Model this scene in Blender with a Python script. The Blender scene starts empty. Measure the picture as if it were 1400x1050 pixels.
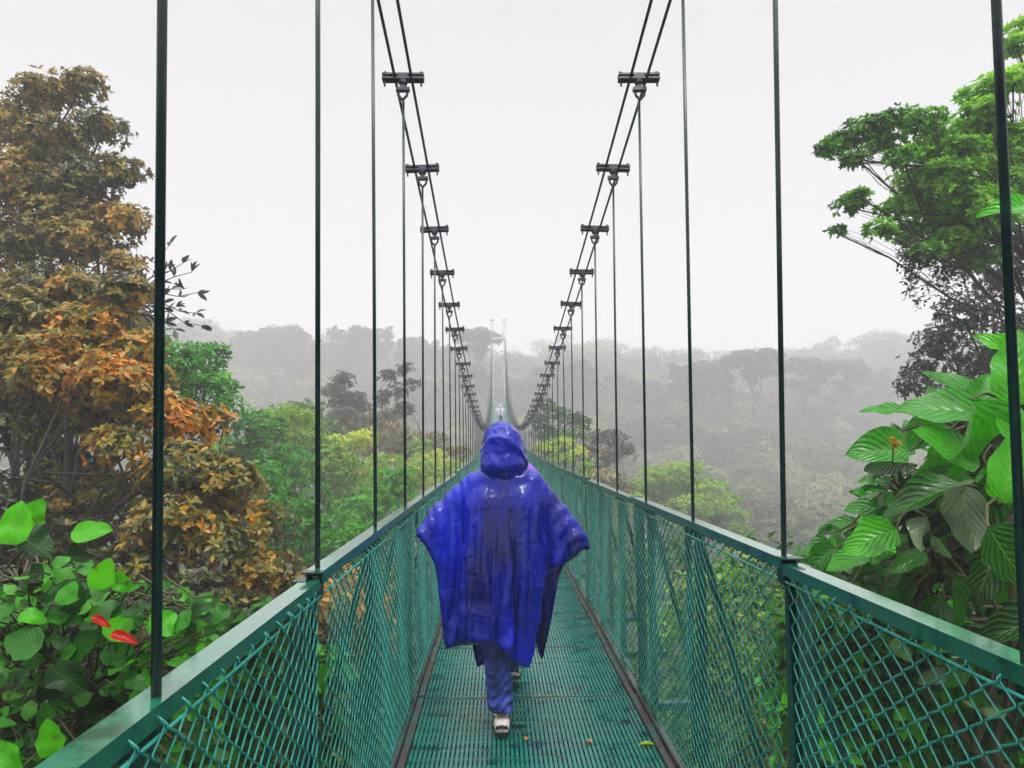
import bpy, math, random
import numpy as np
from mathutils import Matrix, Vector
R = math.radians
sc = bpy.context.scene
COL = sc.collection

# ------------------------------------------------------------------ camera
F = 940.0                                   # focal length in photo pixels (1400 wide)
YAW, PITCH, ROLL = R(1.22), R(2.2), R(0.6)
fw = Vector((math.sin(YAW)*math.cos(PITCH), math.cos(YAW)*math.cos(PITCH), math.sin(PITCH)))
r0 = Vector((math.cos(YAW), -math.sin(YAW), 0)); u0 = r0.cross(fw)
rt = r0*math.cos(ROLL) - u0*math.sin(ROLL); up = u0*math.cos(ROLL) + r0*math.sin(ROLL)
cam = bpy.data.cameras.new('camera'); co = bpy.data.objects.new('camera', cam); COL.objects.link(co)
co.matrix_world = Matrix(((rt.x, up.x, -fw.x, 0), (rt.y, up.y, -fw.y, 0), (rt.z, up.z, -fw.z, 0), (0, 0, 0, 1)))
cam.sensor_width = 36; cam.lens = 36*F/1400; cam.clip_start = .05; cam.clip_end = 3000
sc.camera = co

def at(px, py, Y):
    """world point seen at photo pixel px,py at distance Y along the bridge"""
    d = fw + rt*((px-700)/F) - up*((py-525)/F)
    return np.array(d*(Y/d.y))

# ------------------------------------------------------------------ world, sun, exposure
w = bpy.data.worlds.new('World'); sc.world = w; w.use_nodes = True
nt = w.node_tree; nt.nodes.clear()
out = nt.nodes.new('ShaderNodeOutputWorld'); bg = nt.nodes.new('ShaderNodeBackground')
sky = nt.nodes.new('ShaderNodeTexSky'); sky.sky_type = 'NISHITA'; sky.sun_disc = False
sky.sun_elevation = R(62); sky.sun_rotation = R(200); sky.air_density = 2; sky.dust_density = 6
hsv = nt.nodes.new('ShaderNodeHueSaturation'); hsv.inputs['Saturation'].default_value = .12; hsv.inputs['Value'].default_value = .08
tc = nt.nodes.new('ShaderNodeTexCoord'); sep = nt.nodes.new('ShaderNodeSeparateXYZ')
mr = nt.nodes.new('ShaderNodeValToRGB')       # overcast cloud deck: even low down, brighter towards the zenith
mr.color_ramp.elements[0].position = 0.0; mr.color_ramp.elements[0].color = (1.02, 1.01, 1.04, 1)
mr.color_ramp.elements[1].position = .55; mr.color_ramp.elements[1].color = (.87, .865, .885, 1)
e = mr.color_ramp.elements.new(1.0); e.color = (4.4, 4.4, 4.45, 1)
mixw = nt.nodes.new('ShaderNodeMix'); mixw.data_type = 'RGBA'; mixw.inputs[0].default_value = .93
L = nt.links.new
L(tc.outputs['Generated'], sep.inputs[0]); L(sep.outputs['Z'], mr.inputs[0])
L(sky.outputs[0], hsv.inputs['Color']); L(hsv.outputs[0], mixw.inputs[6]); L(mr.outputs[0], mixw.inputs[7])
L(mixw.outputs[2], bg.inputs['Color']); bg.inputs['Strength'].default_value = 1.0; L(bg.outputs[0], out.inputs[0])
sl = bpy.data.lights.new('sun', 'SUN'); sl.energy = 1.5; sl.angle = R(14); sl.color = (1, .97, .92)
so = bpy.data.objects.new('sun', sl); COL.objects.link(so); so.rotation_euler = (R(28), 0, R(20))
vs = sc.view_settings; vs.view_transform = 'Standard'; vs.look = 'None'; vs.exposure = 0.0; vs.gamma = 1
cy = sc.cycles
cy.max_bounces = 6; cy.diffuse_bounces = 2; cy.glossy_bounces = 3; cy.transmission_bounces = 3; cy.volume_bounces = 1; cy.transparent_max_bounces = 4
cy.use_denoising = True
cy.use_adaptive_sampling = True; cy.adaptive_threshold = .02

# ------------------------------------------------------------------ helpers
def srgb(r, g, b):
    return tuple(((c/255)/12.92 if c/255 <= .04045 else ((c/255+.055)/1.055)**2.4) for c in (r, g, b)) + (1,)

def tag(o, label=None, cat=None, group=None, kind=None):
    if label: o['label'] = label
    if cat: o['category'] = cat
    if group: o['group'] = group
    if kind: o['kind'] = kind
    return o

def thing(name, label, cat, loc=(0, 0, 0), rz=0, group=None):
    o = bpy.data.objects.new(name, None); COL.objects.link(o)
    o.empty_display_size = .1
    o.location = loc; o.rotation_euler = (0, 0, rz)
    return tag(o, label, cat, group)

def link(name, me, parent=None, loc=(0, 0, 0), mat=None):
    o = bpy.data.objects.new(name, me); COL.objects.link(o); o.location = loc
    if mat: me.materials.append(mat)
    if parent: o.parent = parent
    return o

def copy_tree(o, parent=None):
    c = o.copy(); COL.objects.link(c)
    if parent: c.parent = parent
    for ch in list(o.children): copy_tree(ch, c)
    return c

class MB:
    """collects pieces of ONE part into one mesh"""
    def __init__(s): s.v = []; s.f = []; s.n = 0
    def add(s, v, f):
        v = np.asarray(v, float); s.v.append(v); s.f += [tuple(i+s.n for i in q) for q in f]; s.n += len(v)
    def box(s, c, size, M=None, bev=0):
        x, y, z = np.array(size)/2
        v = np.array([(a*x, b*y, d*z) for a in (-1, 1) for b in (-1, 1) for d in (-1, 1)])
        if M is not None: v = v @ np.array(M).T
        s.add(v + np.array(c), [(0, 1, 3, 2), (4, 6, 7, 5), (0, 4, 5, 1), (2, 3, 7, 6), (0, 2, 6, 4), (1, 5, 7, 3)])
    def bar(s, a, b, wx, wz):
        a = np.array(a, float); b = np.array(b, float); d = b-a; l = np.linalg.norm(d); d /= l
        u = np.array((1., 0, 0)) if abs(d[0]) < .8 else np.array((0, 1., 0))
        n = np.cross(d, u); n /= np.linalg.norm(n); u = np.cross(n, d)
        s.box((a+b)/2, (wx, l, wz), np.array([u, d, n]).T)
    def tube(s, P, r, k=6, cap=True):
        P = np.asarray(P, float); n = len(P); r = np.broadcast_to(np.asarray(r, float), (n,))
        T = np.gradient(P, axis=0); T /= np.linalg.norm(T, axis=1)[:, None]+1e-9
        ref = np.array((0, 0, 1.)) if abs(T[0][2]) < .85 else np.array((1., 0, 0))
        U = np.cross(T, ref); U /= np.linalg.norm(U, axis=1)[:, None]+1e-9; V = np.cross(U, T)
        a = np.arange(k)*2*np.pi/k
        v = P[:, None, :] + r[:, None, None]*(np.cos(a)[None, :, None]*U[:, None, :] + np.sin(a)[None, :, None]*V[:, None, :])
        f = [(i*k+j, i*k+(j+1) % k, (i+1)*k+(j+1) % k, (i+1)*k+j) for i in range(n-1) for j in range(k)]
        if cap: f += [tuple(range(k))[::-1], tuple((n-1)*k+j for j in range(k))]
        s.add(v.reshape(-1, 3), f)
    def mesh(s, name, smooth=False):
        me = bpy.data.meshes.new(name); me.from_pydata(np.concatenate(s.v).tolist(), [], s.f)
        if smooth: me.polygons.foreach_set('use_smooth', [True]*len(me.polygons))
        me.update(); return me
    def build(s, name, mat, parent=None, loc=(0, 0, 0), smooth=False, bevel=0):
        o = link(name, s.mesh(name, smooth), parent, loc, mat)
        if bevel:
            b = o.modifiers.new('bevel', 'BEVEL'); b.width = bevel; b.segments = 2; b.limit_method = 'ANGLE'
        return o

def unit(v): return v/(np.linalg.norm(v, axis=-1, keepdims=True)+1e-9)

def wob(P, seed, freq=1.0):
    """cheap smooth noise, -1..1, for points P (n,3)"""
    g = np.random.default_rng(seed); s = 0
    for k in range(5):
        d = unit(g.normal(size=3)); s = s + np.sin(P @ d*freq*(1+k*.55) + g.uniform(0, 6.28))
    return s/3.2

# ------------------------------------------------------------------ materials
MATS = {}
def newmat(name):
    m = bpy.data.materials.new(name); m.use_nodes = True; t = m.node_tree; t.nodes.clear()
    o = t.nodes.new('ShaderNodeOutputMaterial'); b = t.nodes.new('ShaderNodeBsdfPrincipled'); t.links.new(b.outputs[0], o.inputs[0])
    MATS[name] = m; return m, t, b, o

def noise(t, scale, detail=4, coords=None, rough=.6, stretch=None):
    n = t.nodes.new('ShaderNodeTexNoise'); n.inputs['Scale'].default_value = scale; n.inputs['Detail'].default_value = detail; n.inputs['Roughness'].default_value = rough
    g = t.nodes.new('ShaderNodeNewGeometry' if coords is None else 'ShaderNodeTexCoord')
    src = g.outputs['Position'] if coords is None else g.outputs[coords]
    if stretch:
        mp = t.nodes.new('ShaderNodeMapping'); mp.inputs['Scale'].default_value = stretch; t.links.new(src, mp.inputs[0]); src = mp.outputs[0]
    t.links.new(src, n.inputs['Vector']); return n

def ramp(t, src, stops):
    r = t.nodes.new('ShaderNodeValToRGB'); cr = r.color_ramp
    cr.elements[0].position, cr.elements[0].color = stops[0]
    cr.elements[1].position, cr.elements[1].color = stops[-1]
    for p, c in stops[1:-1]:
        e = cr.elements.new(p); e.color = c
    t.links.new(src, r.inputs[0]); return r

def bump(t, b, src, strength, dist):
    bp = t.nodes.new('ShaderNodeBump'); bp.inputs['Strength'].default_value = strength; bp.inputs['Distance'].default_value = dist
    t.links.new(src, bp.inputs['Height']); t.links.new(bp.outputs[0], b.inputs['Normal']); return bp

def paint(name, c1, c2, rust, rough=(.15, .4), rust_at=.66, scale=6, stretch=None, bs=.25, coat=0):
    m, t, b, o = newmat(name)
    n = noise(t, scale, 6, stretch=stretch); n2 = noise(t, scale*4.3, 5)
    mx = t.nodes.new('ShaderNodeMath'); mx.operation = 'MULTIPLY_ADD'; mx.inputs[1].default_value = .35; t.links.new(n2.outputs[0], mx.inputs[0]); 
    m2 = t.nodes.new('ShaderNodeMath'); m2.operation = 'MULTIPLY'; m2.inputs[1].default_value = .65; t.links.new(n.outputs[0], m2.inputs[0]); t.links.new(m2.outputs[0], mx.inputs[2])
    r = ramp(t, mx.outputs[0], [(.36, c1), (rust_at-.12, c2), (rust_at-.02, c2), (rust_at+.03, rust)])
    t.links.new(r.outputs[0], b.inputs['Base Color'])
    rr = ramp(t, n.outputs[0], [(.35, (rough[0],)*3+(1,)), (.65, (rough[1],)*3+(1,))]); t.links.new(rr.outputs[0], b.inputs['Roughness'])
    bump(t, b, n2.outputs[0], bs, .002)
    b.inputs['Specular IOR Level'].default_value = .6
    b.inputs['Coat Weight'].default_value = coat; b.inputs['Coat Roughness'].default_value = .13; b.inputs['Coat IOR'].default_value = 1.6
    return m

T1, T2 = srgb(2, 62, 50), srgb(26, 132, 116)
m_rail = paint('rail_paint', T1, srgb(8, 92, 74), srgb(66, 70, 50), (.3, .5), .61, 13, coat=.2)
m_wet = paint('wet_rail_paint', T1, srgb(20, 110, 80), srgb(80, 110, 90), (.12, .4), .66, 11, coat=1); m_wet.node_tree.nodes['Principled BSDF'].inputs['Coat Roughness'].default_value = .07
m_post = paint('post_paint', srgb(4, 44, 40), srgb(8, 66, 56), srgb(60, 60, 45), (.2, .45), .7, 7)
m_wire = paint('wire_paint', srgb(18, 110, 98), srgb(45, 150, 134), srgb(90, 120, 105), (.15, .35), .72, 12)
m_deck = paint('deck_paint', srgb(3, 44, 46), srgb(18, 106, 95), srgb(62, 54, 54), (.08, .4), .6, 3.4, (1.3, 2.2, 1), .5)  # worn dark patches, and lighter bands that put wet reflections into the colour
m_rust = paint('rusty_edge', srgb(24, 42, 44), srgb(68, 54, 54), srgb(20, 84, 76), (.2, .45), .54, 7)
m_rod = paint('rod_paint', srgb(4, 20, 30), srgb(10, 40, 44), srgb(16, 62, 52), (.18, .4), .58, 5)
m_cable = paint('cable_steel', srgb(20, 24, 44), srgb(34, 38, 62), srgb(40, 44, 60), (.3, .5), .7, 20)
m_tower = paint('tower_steel', srgb(190, 192, 198), srgb(215, 216, 222), srgb(110, 105, 100), (.4, .6), .7, 2)  # fog fading put into the colour: whitish so the masts look fainter

def leafmat(name, stops, trans=.35, rough=.38, veins=0, back=None, spec=.5, backmix=.6):
    """stops: colours along the per-leaf tint"""
    m, t, b, o = newmat(name)
    a = t.nodes.new('ShaderNodeAttribute'); a.attribute_name = 'tint'
    r = ramp(t, a.outputs['Fac'], stops); colr = r.outputs[0]
    if veins:
        uv = t.nodes.new('ShaderNodeUVMap'); uv.uv_map = 'UVMap'; s = t.nodes.new('ShaderNodeSeparateXYZ'); t.links.new(uv.outputs[0], s.inputs[0])
        ab = t.nodes.new('ShaderNodeMath'); ab.operation = 'ABSOLUTE'; t.links.new(s.outputs[0], ab.inputs[0])
        d = t.nodes.new('ShaderNodeMath'); d.operation = 'MULTIPLY_ADD'; d.inputs[1].default_value = -.45; t.links.new(ab.outputs[0], d.inputs[0]); t.links.new(s.outputs[1], d.inputs[2])
        f = t.nodes.new('ShaderNodeMath'); f.operation = 'MULTIPLY'; f.inputs[1].default_value = 46; t.links.new(d.outputs[0], f.inputs[0])
        nq = noise(t, 14, 3); fa = t.nodes.new('ShaderNodeMath'); fa.operation = 'MULTIPLY_ADD'; fa.inputs[1].default_value = 5; t.links.new(nq.outputs[0], fa.inputs[0]); t.links.new(f.outputs[0], fa.inputs[2])
        sn = t.nodes.new('ShaderNodeMath'); sn.operation = 'SINE'; t.links.new(fa.outputs[0], sn.inputs[0])
        vr = ramp(t, sn.outputs[0], [(.7, (0, 0, 0, 1)), (1.0, (.2*veins, .2*veins, .2*veins, 1))])
        mr_ = ramp(t, ab.outputs[0], [(0.0, (.2+.3*veins,)*3+(1,)), (.035, (0, 0, 0, 1))])
        mm = t.nodes.new('ShaderNodeMath'); mm.operation = 'MAXIMUM'; t.links.new(vr.outputs[0], mm.inputs[0]); t.links.new(mr_.outputs[0], mm.inputs[1])
        mixc = t.nodes.new('ShaderNodeMix'); mixc.data_type = 'RGBA'; t.links.new(mm.outputs[0], mixc.inputs[0]); t.links.new(colr, mixc.inputs[6]); mixc.inputs[7].default_value = srgb(150, 200, 50)
        colr = mixc.outputs[2]
        nb_ = noise(t, 9, 5); sp = ramp(t, nb_.outputs[0], [(.3, (.4, .46, .36, 1)), (.52, (1, 1, 1, 1)), (.63, (1, 1, 1, 1)), (.67, (1.0, .55, .25, 1))]); ml = t.nodes.new('ShaderNodeMix'); ml.data_type = 'RGBA'; ml.blend_type = 'MULTIPLY'; ml.inputs[0].default_value = .9
        t.links.new(colr, ml.inputs[6]); t.links.new(sp.outputs[0], ml.inputs[7]); colr = ml.outputs[2]
        bump(t, b, sn.outputs[0], .34*veins, .005)
    if back:
        g = t.nodes.new('ShaderNodeNewGeometry'); mk = t.nodes.new('ShaderNodeMath'); mk.operation = 'MULTIPLY'; mk.inputs[1].default_value = backmix; t.links.new(g.outputs['Backfacing'], mk.inputs[0])
        mb = t.nodes.new('ShaderNodeMix'); mb.data_type = 'RGBA'; t.links.new(mk.outputs[0], mb.inputs[0]); t.links.new(colr, mb.inputs[6]); mb.inputs[7].default_value = back; colr = mb.outputs[2]
    t.links.new(colr, b.inputs['Base Color']); b.inputs['Roughness'].default_value = rough; b.inputs['Specular IOR Level'].default_value = spec
    tr = t.nodes.new('ShaderNodeBsdfTranslucent'); t.links.new(colr, tr.inputs[0])
    ms = t.nodes.new('ShaderNodeMixShader'); ms.inputs[0].default_value = trans
    t.links.new(b.outputs[0], ms.inputs[1]); t.links.new(tr.outputs[0], ms.inputs[2]); t.links.new(ms.outputs[0], o.inputs[0])
    return m

def S(*cs):
    n = len(cs); return [(i/(n-1), srgb(*c)) for i, c in enumerate(cs)]
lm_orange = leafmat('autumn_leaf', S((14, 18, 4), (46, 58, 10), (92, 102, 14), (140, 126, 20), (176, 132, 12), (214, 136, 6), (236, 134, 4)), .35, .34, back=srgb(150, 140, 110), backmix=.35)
lm_olive = leafmat('olive_leaf', S((16, 20, 4), (56, 64, 8), (116, 112, 12), (156, 130, 20), (190, 136, 10), (222, 144, 10)), .3, .4, back=srgb(120, 110, 84), backmix=.4)
lm_green = leafmat('bright_leaf', S((6, 44, 2), (40, 126, 6), (72, 158, 14), (110, 190, 30)), .45, .4)
lm_lime = leafmat('lime_leaf', S((36, 70, 4), (104, 160, 8), (148, 184, 28), (200, 208, 60)), .45, .45)
lm_mid = leafmat('mid_leaf', S((8, 28, 3), (48, 96, 8), (76, 120, 22), (114, 148, 36)), .4, .45)
lm_brush = leafmat('brush_leaf', S((66, 54, 42), (112, 98, 62), (142, 134, 84), (170, 162, 104)), .3, .55)
lm_dark = leafmat('dark_leaf', S((16, 30, 18), (34, 48, 28), (60, 66, 46), (84, 92, 60)), .25, .35, back=srgb(110, 108, 100), backmix=.4)
lm_far = leafmat('far_leaf', S((20, 30, 16), (46, 62, 34), (84, 100, 56), (124, 130, 80)), .3, .6)
lm_right = leafmat('rosette_leaf', S((14, 44, 4), (66, 136, 10), (120, 194, 22), (176, 224, 50)), .5, .35)
lm_broad = leafmat('broad_leaf', S((3, 26, 2), (14, 92, 3), (46, 158, 5), (88, 200, 12)), .42, .22, 1, srgb(140, 160, 120), backmix=.45)
lm_shrub = leafmat('shrub_leaf', S((4, 24, 4), (20, 88, 4), (56, 156, 6), (98, 208, 18)), .42, .34, .25, srgb(120, 160, 90), backmix=.3, spec=.3)
lm_red = leafmat('red_leaf', S((150, 18, 14), (220, 30, 18)), .4, .3, .3)
lm_fallen = leafmat('fallen_leaf', S((190, 130, 40), (210, 160, 60)), .2, .35)

def bark(name, c1, c2, sc_=8):
    m, t, b, o = newmat(name); n = noise(t, sc_, 6, stretch=(1, 1, .3))
    r = ramp(t, n.outputs[0], [(.3, c1), (.7, c2)]); t.links.new(r.outputs[0], b.inputs['Base Color']); b.inputs['Roughness'].default_value = .7
    bump(t, b, n.outputs[0], .6, .02); return m
bk_dark = bark('dark_bark', srgb(18, 13, 11), srgb(56, 44, 38))
bk_grey = bark('grey_bark', srgb(60, 54, 48), srgb(110, 102, 92), 4)
bk_stem = bark('green_stem', srgb(40, 40, 20), srgb(84, 80, 44), 14)

# ------------------------------------------------------------------ foliage
def tmpl_small(wd=.4):
    h = wd/2
    return (np.array([(0, 0, 0), (-h, .45, .06), (0, 1, -.1), (h, .45, .06)]), [(0, 3, 2), (0, 2, 1)])
def tmpl_oval(wd=.5, cup=.1, droop=.18):
    ts = [0, .28, .55, .8, 1]; ws = [0, .75, 1, .66, 0]
    V = [(0, 0, 0)]
    for t_, w_ in zip(ts[1:-1], ws[1:-1]):
        z = -droop*t_*t_
        V += [(-w_*wd/2, t_, z+cup*w_), (0, t_, z), (w_*wd/2, t_, z+cup*w_)]
    V.append((0, 1, -droop))
    Fq = [(0, 2, 1), (0, 3, 2), (1, 2, 5, 4), (2, 3, 6, 5), (4, 5, 8, 7), (5, 6, 9, 8), (7, 8, 10), (8, 9, 10)]
    return (np.array(V), Fq)
def tmpl_big(wd=.62, cup=.13, droop=.28, nu=6, nv=11, heart=.0):
    V = []; UV = []
    for j in range(nv+1):
        t_ = j/nv; ww = (math.sin(math.pi*min(1, t_**.72))**.62 if 0 < t_ < 1 else 0)*(1-.15*t_)
        for i in range(nu+1):
            u = -1+2*i/nu
            z = cup*abs(u)**1.3*ww - droop*t_**1.8 + .012*math.sin(t_*34-abs(u)*9)*ww + .035*math.sin(t_*11+u*2.5)*abs(u)*ww
            V.append((u*ww*wd/2, t_ - .05*abs(u)*(1-t_)*4*ww*heart, z)); UV.append((u, t_))
    Fq = [(j*(nu+1)+i, j*(nu+1)+i+1, (j+1)*(nu+1)+i+1, (j+1)*(nu+1)+i) for j in range(nv) for i in range(nu)]
    return (np.array(V), Fq, np.array(UV))

class Leaves:
    def __init__(s): s.a = []
    def add(s, p, d, n, size, tint):
        k = len(p); s.a.append((p, d, n, np.broadcast_to(size, (k,)), np.broadcast_to(tint, (k,))))
    def rosettes(s, P, D, k, size, g, tint, a0=50, a1=85, jit=.25, tj=.16):
        """k leaves fanning round every twig tip"""
        m = len(P); D = unit(D); ref = unit(g.normal(size=(m, 3))); U = unit(np.cross(D, ref)); V = np.cross(D, U)
        for i in range(k):
            a = 2*np.pi*i/k + g.uniform(-.5, .5, m); b_ = np.radians(g.uniform(a0, a1, m))
            rad = np.cos(a)[:, None]*U + np.sin(a)[:, None]*V
            d = np.cos(b_)[:, None]*D + np.sin(b_)[:, None]*rad + g.normal(size=(m, 3))*jit*.5
            n = np.sin(b_)[:, None]*D - np.cos(b_)[:, None]*rad + g.normal(size=(m, 3))*jit
            s.add(P, d, n, size*g.uniform(.65, 1.3, m), np.clip(tint + g.normal(size=m)*tj, 0, 1))
    def build(s, name, mat, tmpl, parent, loc=(0, 0, 0), smooth=False):
        p, d, n, sz, ti = [np.concatenate([x[i] for x in s.a]) for i in range(5)]
        d = unit(d); side = unit(np.cross(d, n)); n = np.cross(side, d)
        Tm = tmpl[0]; K = len(Tm); N = len(p)
        gv = np.random.default_rng(N); wf = gv.uniform(.8, 1.15, (N, 1, 1)); cf_ = gv.uniform(.3, 1.9, (N, 1, 1))
        TT = np.broadcast_to(Tm[None], (N, K, 3)).copy()
        if K > 20:
            ph_ = gv.uniform(0, 6.28, (N, 1)); fr_ = gv.uniform(9, 20, (N, 1)); edge = np.abs(TT[..., 0])
            TT[..., 0] *= 1+.075*np.sin(TT[..., 1]*fr_+ph_+np.sign(TT[..., 0]))*(edge > .05); TT[..., 1] += .02*np.sin(TT[..., 0]*14+ph_*2)*edge*4
            TT[..., 2] += .05*np.sin(TT[..., 1]*fr_*.5+ph_)*edge*3 + (TT[..., 0]*gv.normal(size=(N, 1))*.25)
            TT[..., 0] += gv.normal(size=(N, 1))*.10*TT[..., 1]**2
        v = p[:, None, :] + sz[:, None, None]*(wf*TT[..., 0:1]*side[:, None, :] + TT[..., 1:2]*d[:, None, :] + cf_*TT[..., 2:3]*n[:, None, :])
        me = bpy.data.meshes.new(name)
        lt = np.array([len(q) for q in tmpl[1]]); li = np.concatenate([np.array(q) for q in tmpl[1]])
        me.vertices.add(N*K); me.vertices.foreach_set('co', v.astype(np.float32).ravel())
        loops = (li[None, :] + (np.arange(N)*K)[:, None]).ravel(); me.loops.add(len(loops)); me.loops.foreach_set('vertex_index', loops.astype(np.int32))
        tot = np.tile(lt, N); me.polygons.add(len(tot))
        me.polygons.foreach_set('loop_start', np.concatenate([[0], np.cumsum(tot)[:-1]]).astype(np.int32))
        me.polygons.foreach_set('loop_total', tot.astype(np.int32))
        if smooth: me.polygons.foreach_set('use_smooth', np.ones(len(tot), bool))
        at_ = me.attributes.new('tint', 'FLOAT', 'POINT'); at_.data.foreach_set('value', np.repeat(ti, K).astype(np.float32))
        if len(tmpl) > 2:
            uv = me.uv_layers.new(name='UVMap'); uv.data.foreach_set('uv', np.tile(tmpl[2][li], (N, 1)).astype(np.float32).ravel())
        me.update(calc_edges=True)
        return link(name, me, parent, loc, mat)

def limb(mb, a, b, ra, rb, g, sag=.0, n=6, k=6, wig=.08):
    a = np.array(a, float); b = np.array(b, float); l = np.linalg.norm(b-a)
    t_ = np.linspace(0, 1, n)[:, None]
    P = a+(b-a)*t_ + np.array((0, 0, 1))*sag*l*(np.sin(np.pi*t_)) + g.normal(size=(n, 3))*l*wig*np.sin(np.pi*t_)
    mb.tube(P, np.linspace(ra, rb, n), k, False); return P

DM = 1.9
def make_tree(name, label, cat, base, clumps, leaf, tmpl, g, trunk=None, r0=.25, bk=None, k=5, size=.1, dens=60, tint=None, group=None,
              a0=45, a1=85, up=.6, twigs=True, fill=.35, lean=0, smooth=False, frac=(.35, .9), wig=.07):
    """clumps: rows (x,y,z, rx,rz) in world coords; base: foot of the trunk; dens: twig tips per m2 of clump surface"""
    base = np.array(base, float); root = thing(name, label, cat, tuple(base), group=group)
    C = np.array(clumps, float); C[:, :3] -= base
    top = C[:, :3].mean(0) if trunk is None else np.array(trunk)-base
    mb = MB(); tr = limb(mb, (0, 0, 0), top, r0, r0*.12, g, 0, 9, 9, .03)
    Lv = Leaves()
    for q in C:
        c = q[:3]; rx, rz = q[3], q[4]; ty = q[5] if len(q) > 5 else None
        i = int(np.clip(np.interp(c[2], [0, max(top[2], .1)], [0, 8])*g.uniform(*frac), 1, 8))
        br = limb(mb, tr[i], c - np.array((0, 0, rz*.3)), r0*.3*(1-i/12), r0*.08, g, .08, 6, 5, wig)
        m = max(8, int(dens*DM*4*np.pi*(rx*rx*.5+rx*rz*.5)*.35))
        D = unit(g.normal(size=(m, 3)) + np.array((0, 0, .35)))
        rr = np.where(g.random(m) < fill, g.uniform(.2, .8, m), g.uniform(.78, 1.0, m))*(1+.32*wob(D*2+c*.7, int(abs(c[0]*31+c[2]*17)) % 999, 2.2))
        P = c + D*rr[:, None]*np.array((rx, rx, rz))
        base_t = (tint if ty is None else ty)
        ct = base_t + .24*wob(P, 77, 1.6/max(rx, .2)) + g.normal()*.08
        Lv.rosettes(P, D + np.array((0, 0, up)), k, size, g, ct, a0, a1)
        if twigs:
            for jj in g.choice(m, min(m, 9), replace=False):
                limb(mb, br[g.integers(3, 6)], c+(P[jj]-c)*.85, r0*.05, r0*.012, g, .02, 5, 3, .03)
    mb.build('trunk', bk or bk_dark, root, smooth=True)
    Lv.build('crown', leaf, tmpl, root, smooth=smooth)
    return root

# ------------------------------------------------------------------ terrain
g0 = np.random.default_rng(5)
def sm(x, a, b):
    t_ = np.clip((x-a)/(b-a), 0, 1); return t_*t_*(3-2*t_)
def ground(x, y):
    z = -3.6 - 14.5*sm(y, 1, 34) + 31*sm(y, 84, 250) + 3.5*sm(-x, 5, 60)*sm(y, 20, 60) - 3*sm(np.abs(y-60)*-1+40, 0, 30)
    z = z + 5*sm(-x, 30, 90) + 3*np.sin(x*.045+1.1)*sm(y, 50, 100) + 1.2*np.sin(x*.13+y*.07)*sm(y, 20, 60)
    z = z - 3.5*np.exp(-((x-3)/12)**2)*sm(y, 150, 240)
    z = z - 6*sm(y, 280, 400)
    return z
xs = np.concatenate([np.linspace(-700, -130, 16), np.linspace(-127, 127, 97), np.linspace(130, 700, 16)]); ys = np.concatenate([np.linspace(-300, -20, 12), np.linspace(-12, 270, 120), np.linspace(285, 760, 16)])
X, Y = np.meshgrid(xs, ys); Z = ground(X, Y) + g0.normal(size=X.shape)*.25
nx_, ny_ = len(xs), len(ys)
me = bpy.data.meshes.new('ground'); me.from_pydata(np.stack([X, Y, Z], -1).reshape(-1, 3).tolist(), [], [(j*nx_+i, j*nx_+i+1, (j+1)*nx_+i+1, (j+1)*nx_+i) for j in range(ny_-1) for i in range(nx_-1)])
m, t, b, o = newmat('forest_floor'); n = noise(t, 1.3, 8); r = ramp(t, n.outputs[0], [(.3, srgb(12, 15, 8)), (.5, srgb(28, 34, 16)), (.7, srgb(46, 40, 26))]); t.links.new(r.outputs[0], b.inputs['Base Color']); b.inputs['Roughness'].default_value = .9; bump(t, b, n.outputs[0], 1, .3)
tag(link('ground', me, mat=m), kind='structure')

# ------------------------------------------------------------------ the bridge
XL, XR, XC = -.575, .915, .165
K0 = .129/52
def rail(y):
    y = np.asarray(y, float)
    return np.where(y < 10, -.385-.046*y, -.845 - .046*(y-10) + .5*K0*(y-10)**2)
def deck(y): return rail(y)-1.2
def cable_z(y): return -.73 + .00395*(np.asarray(y, float)-31)**2

bridge = thing('suspension_bridge', 'green suspension footbridge with chain link sides running straight into the misty forest', 'bridge')
J0, PL, NP = -2.74, 2.45, 34
PH = 1.14
gb = random.Random(4)

def panel_mesh(seed):
    rg = np.random.default_rng(seed); mb = MB(); p = .043; q = .029
    nw = int(PL/p)-1; nk = int(PH/q)
    for i in range(nw):
        k = np.arange(nk+1); z = k*q; s = np.where((k+i) % 2 == 0, 1, -1)
        x = .05 + p*(i+.5) + s*p*.5 + .006*np.sin(z*5+i*.35+seed) + rg.normal(size=nk+1)*.0018
        y = s*.0022 + .012*np.sin(x*2.6+seed)*np.sin(z*2.8) + .006*np.sin(x*9+z*4)
        P = np.stack([x, y, z], 1)
        # round the crossings: hold each corner over two close points
        Q = np.repeat(P, 2, 0); Q[0::2, 2] -= .003; Q[1::2, 2] += .003
        Q = np.vstack([Q, P[-1]+np.array((0, .016, .016)), P[-1]+np.array((.014, .03, .002))])
        mb.tube(Q, .0026, 4, False)
    mb.tube(np.array([(0.03, 0, PH-.02), (PL/2, 0, PH-.022), (PL-.03, 0, PH-.02)]), .0042, 5)
    mb.tube(np.array([(0.03, 0, .03), (PL/2, 0, .028), (PL-.03, 0, .03)]), .004, 5)
    return mb.mesh('mesh_panel', True)
pm = [panel_mesh(s) for s in (1, 2, 3)]
for me in pm: me.materials.append(m_wire)
def rail_mesh():                       # flat-topped channel, 75 mm wide
    mb = MB(); mb.box((PL/2, 0, .006), (PL-.012, .058, .005)); mb.box((PL/2, .026, -.0115), (PL-.012, .005, .03)); mb.box((PL/2, -.026, -.0115), (PL-.012, .005, .03))
    mb.box((PL/2, 0, -.02), (PL-.02, .018, .02)); return mb.mesh('handrail')
rm = rail_mesh(); rm.materials.append(m_rail); rm.materials.append(m_wet)
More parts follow.
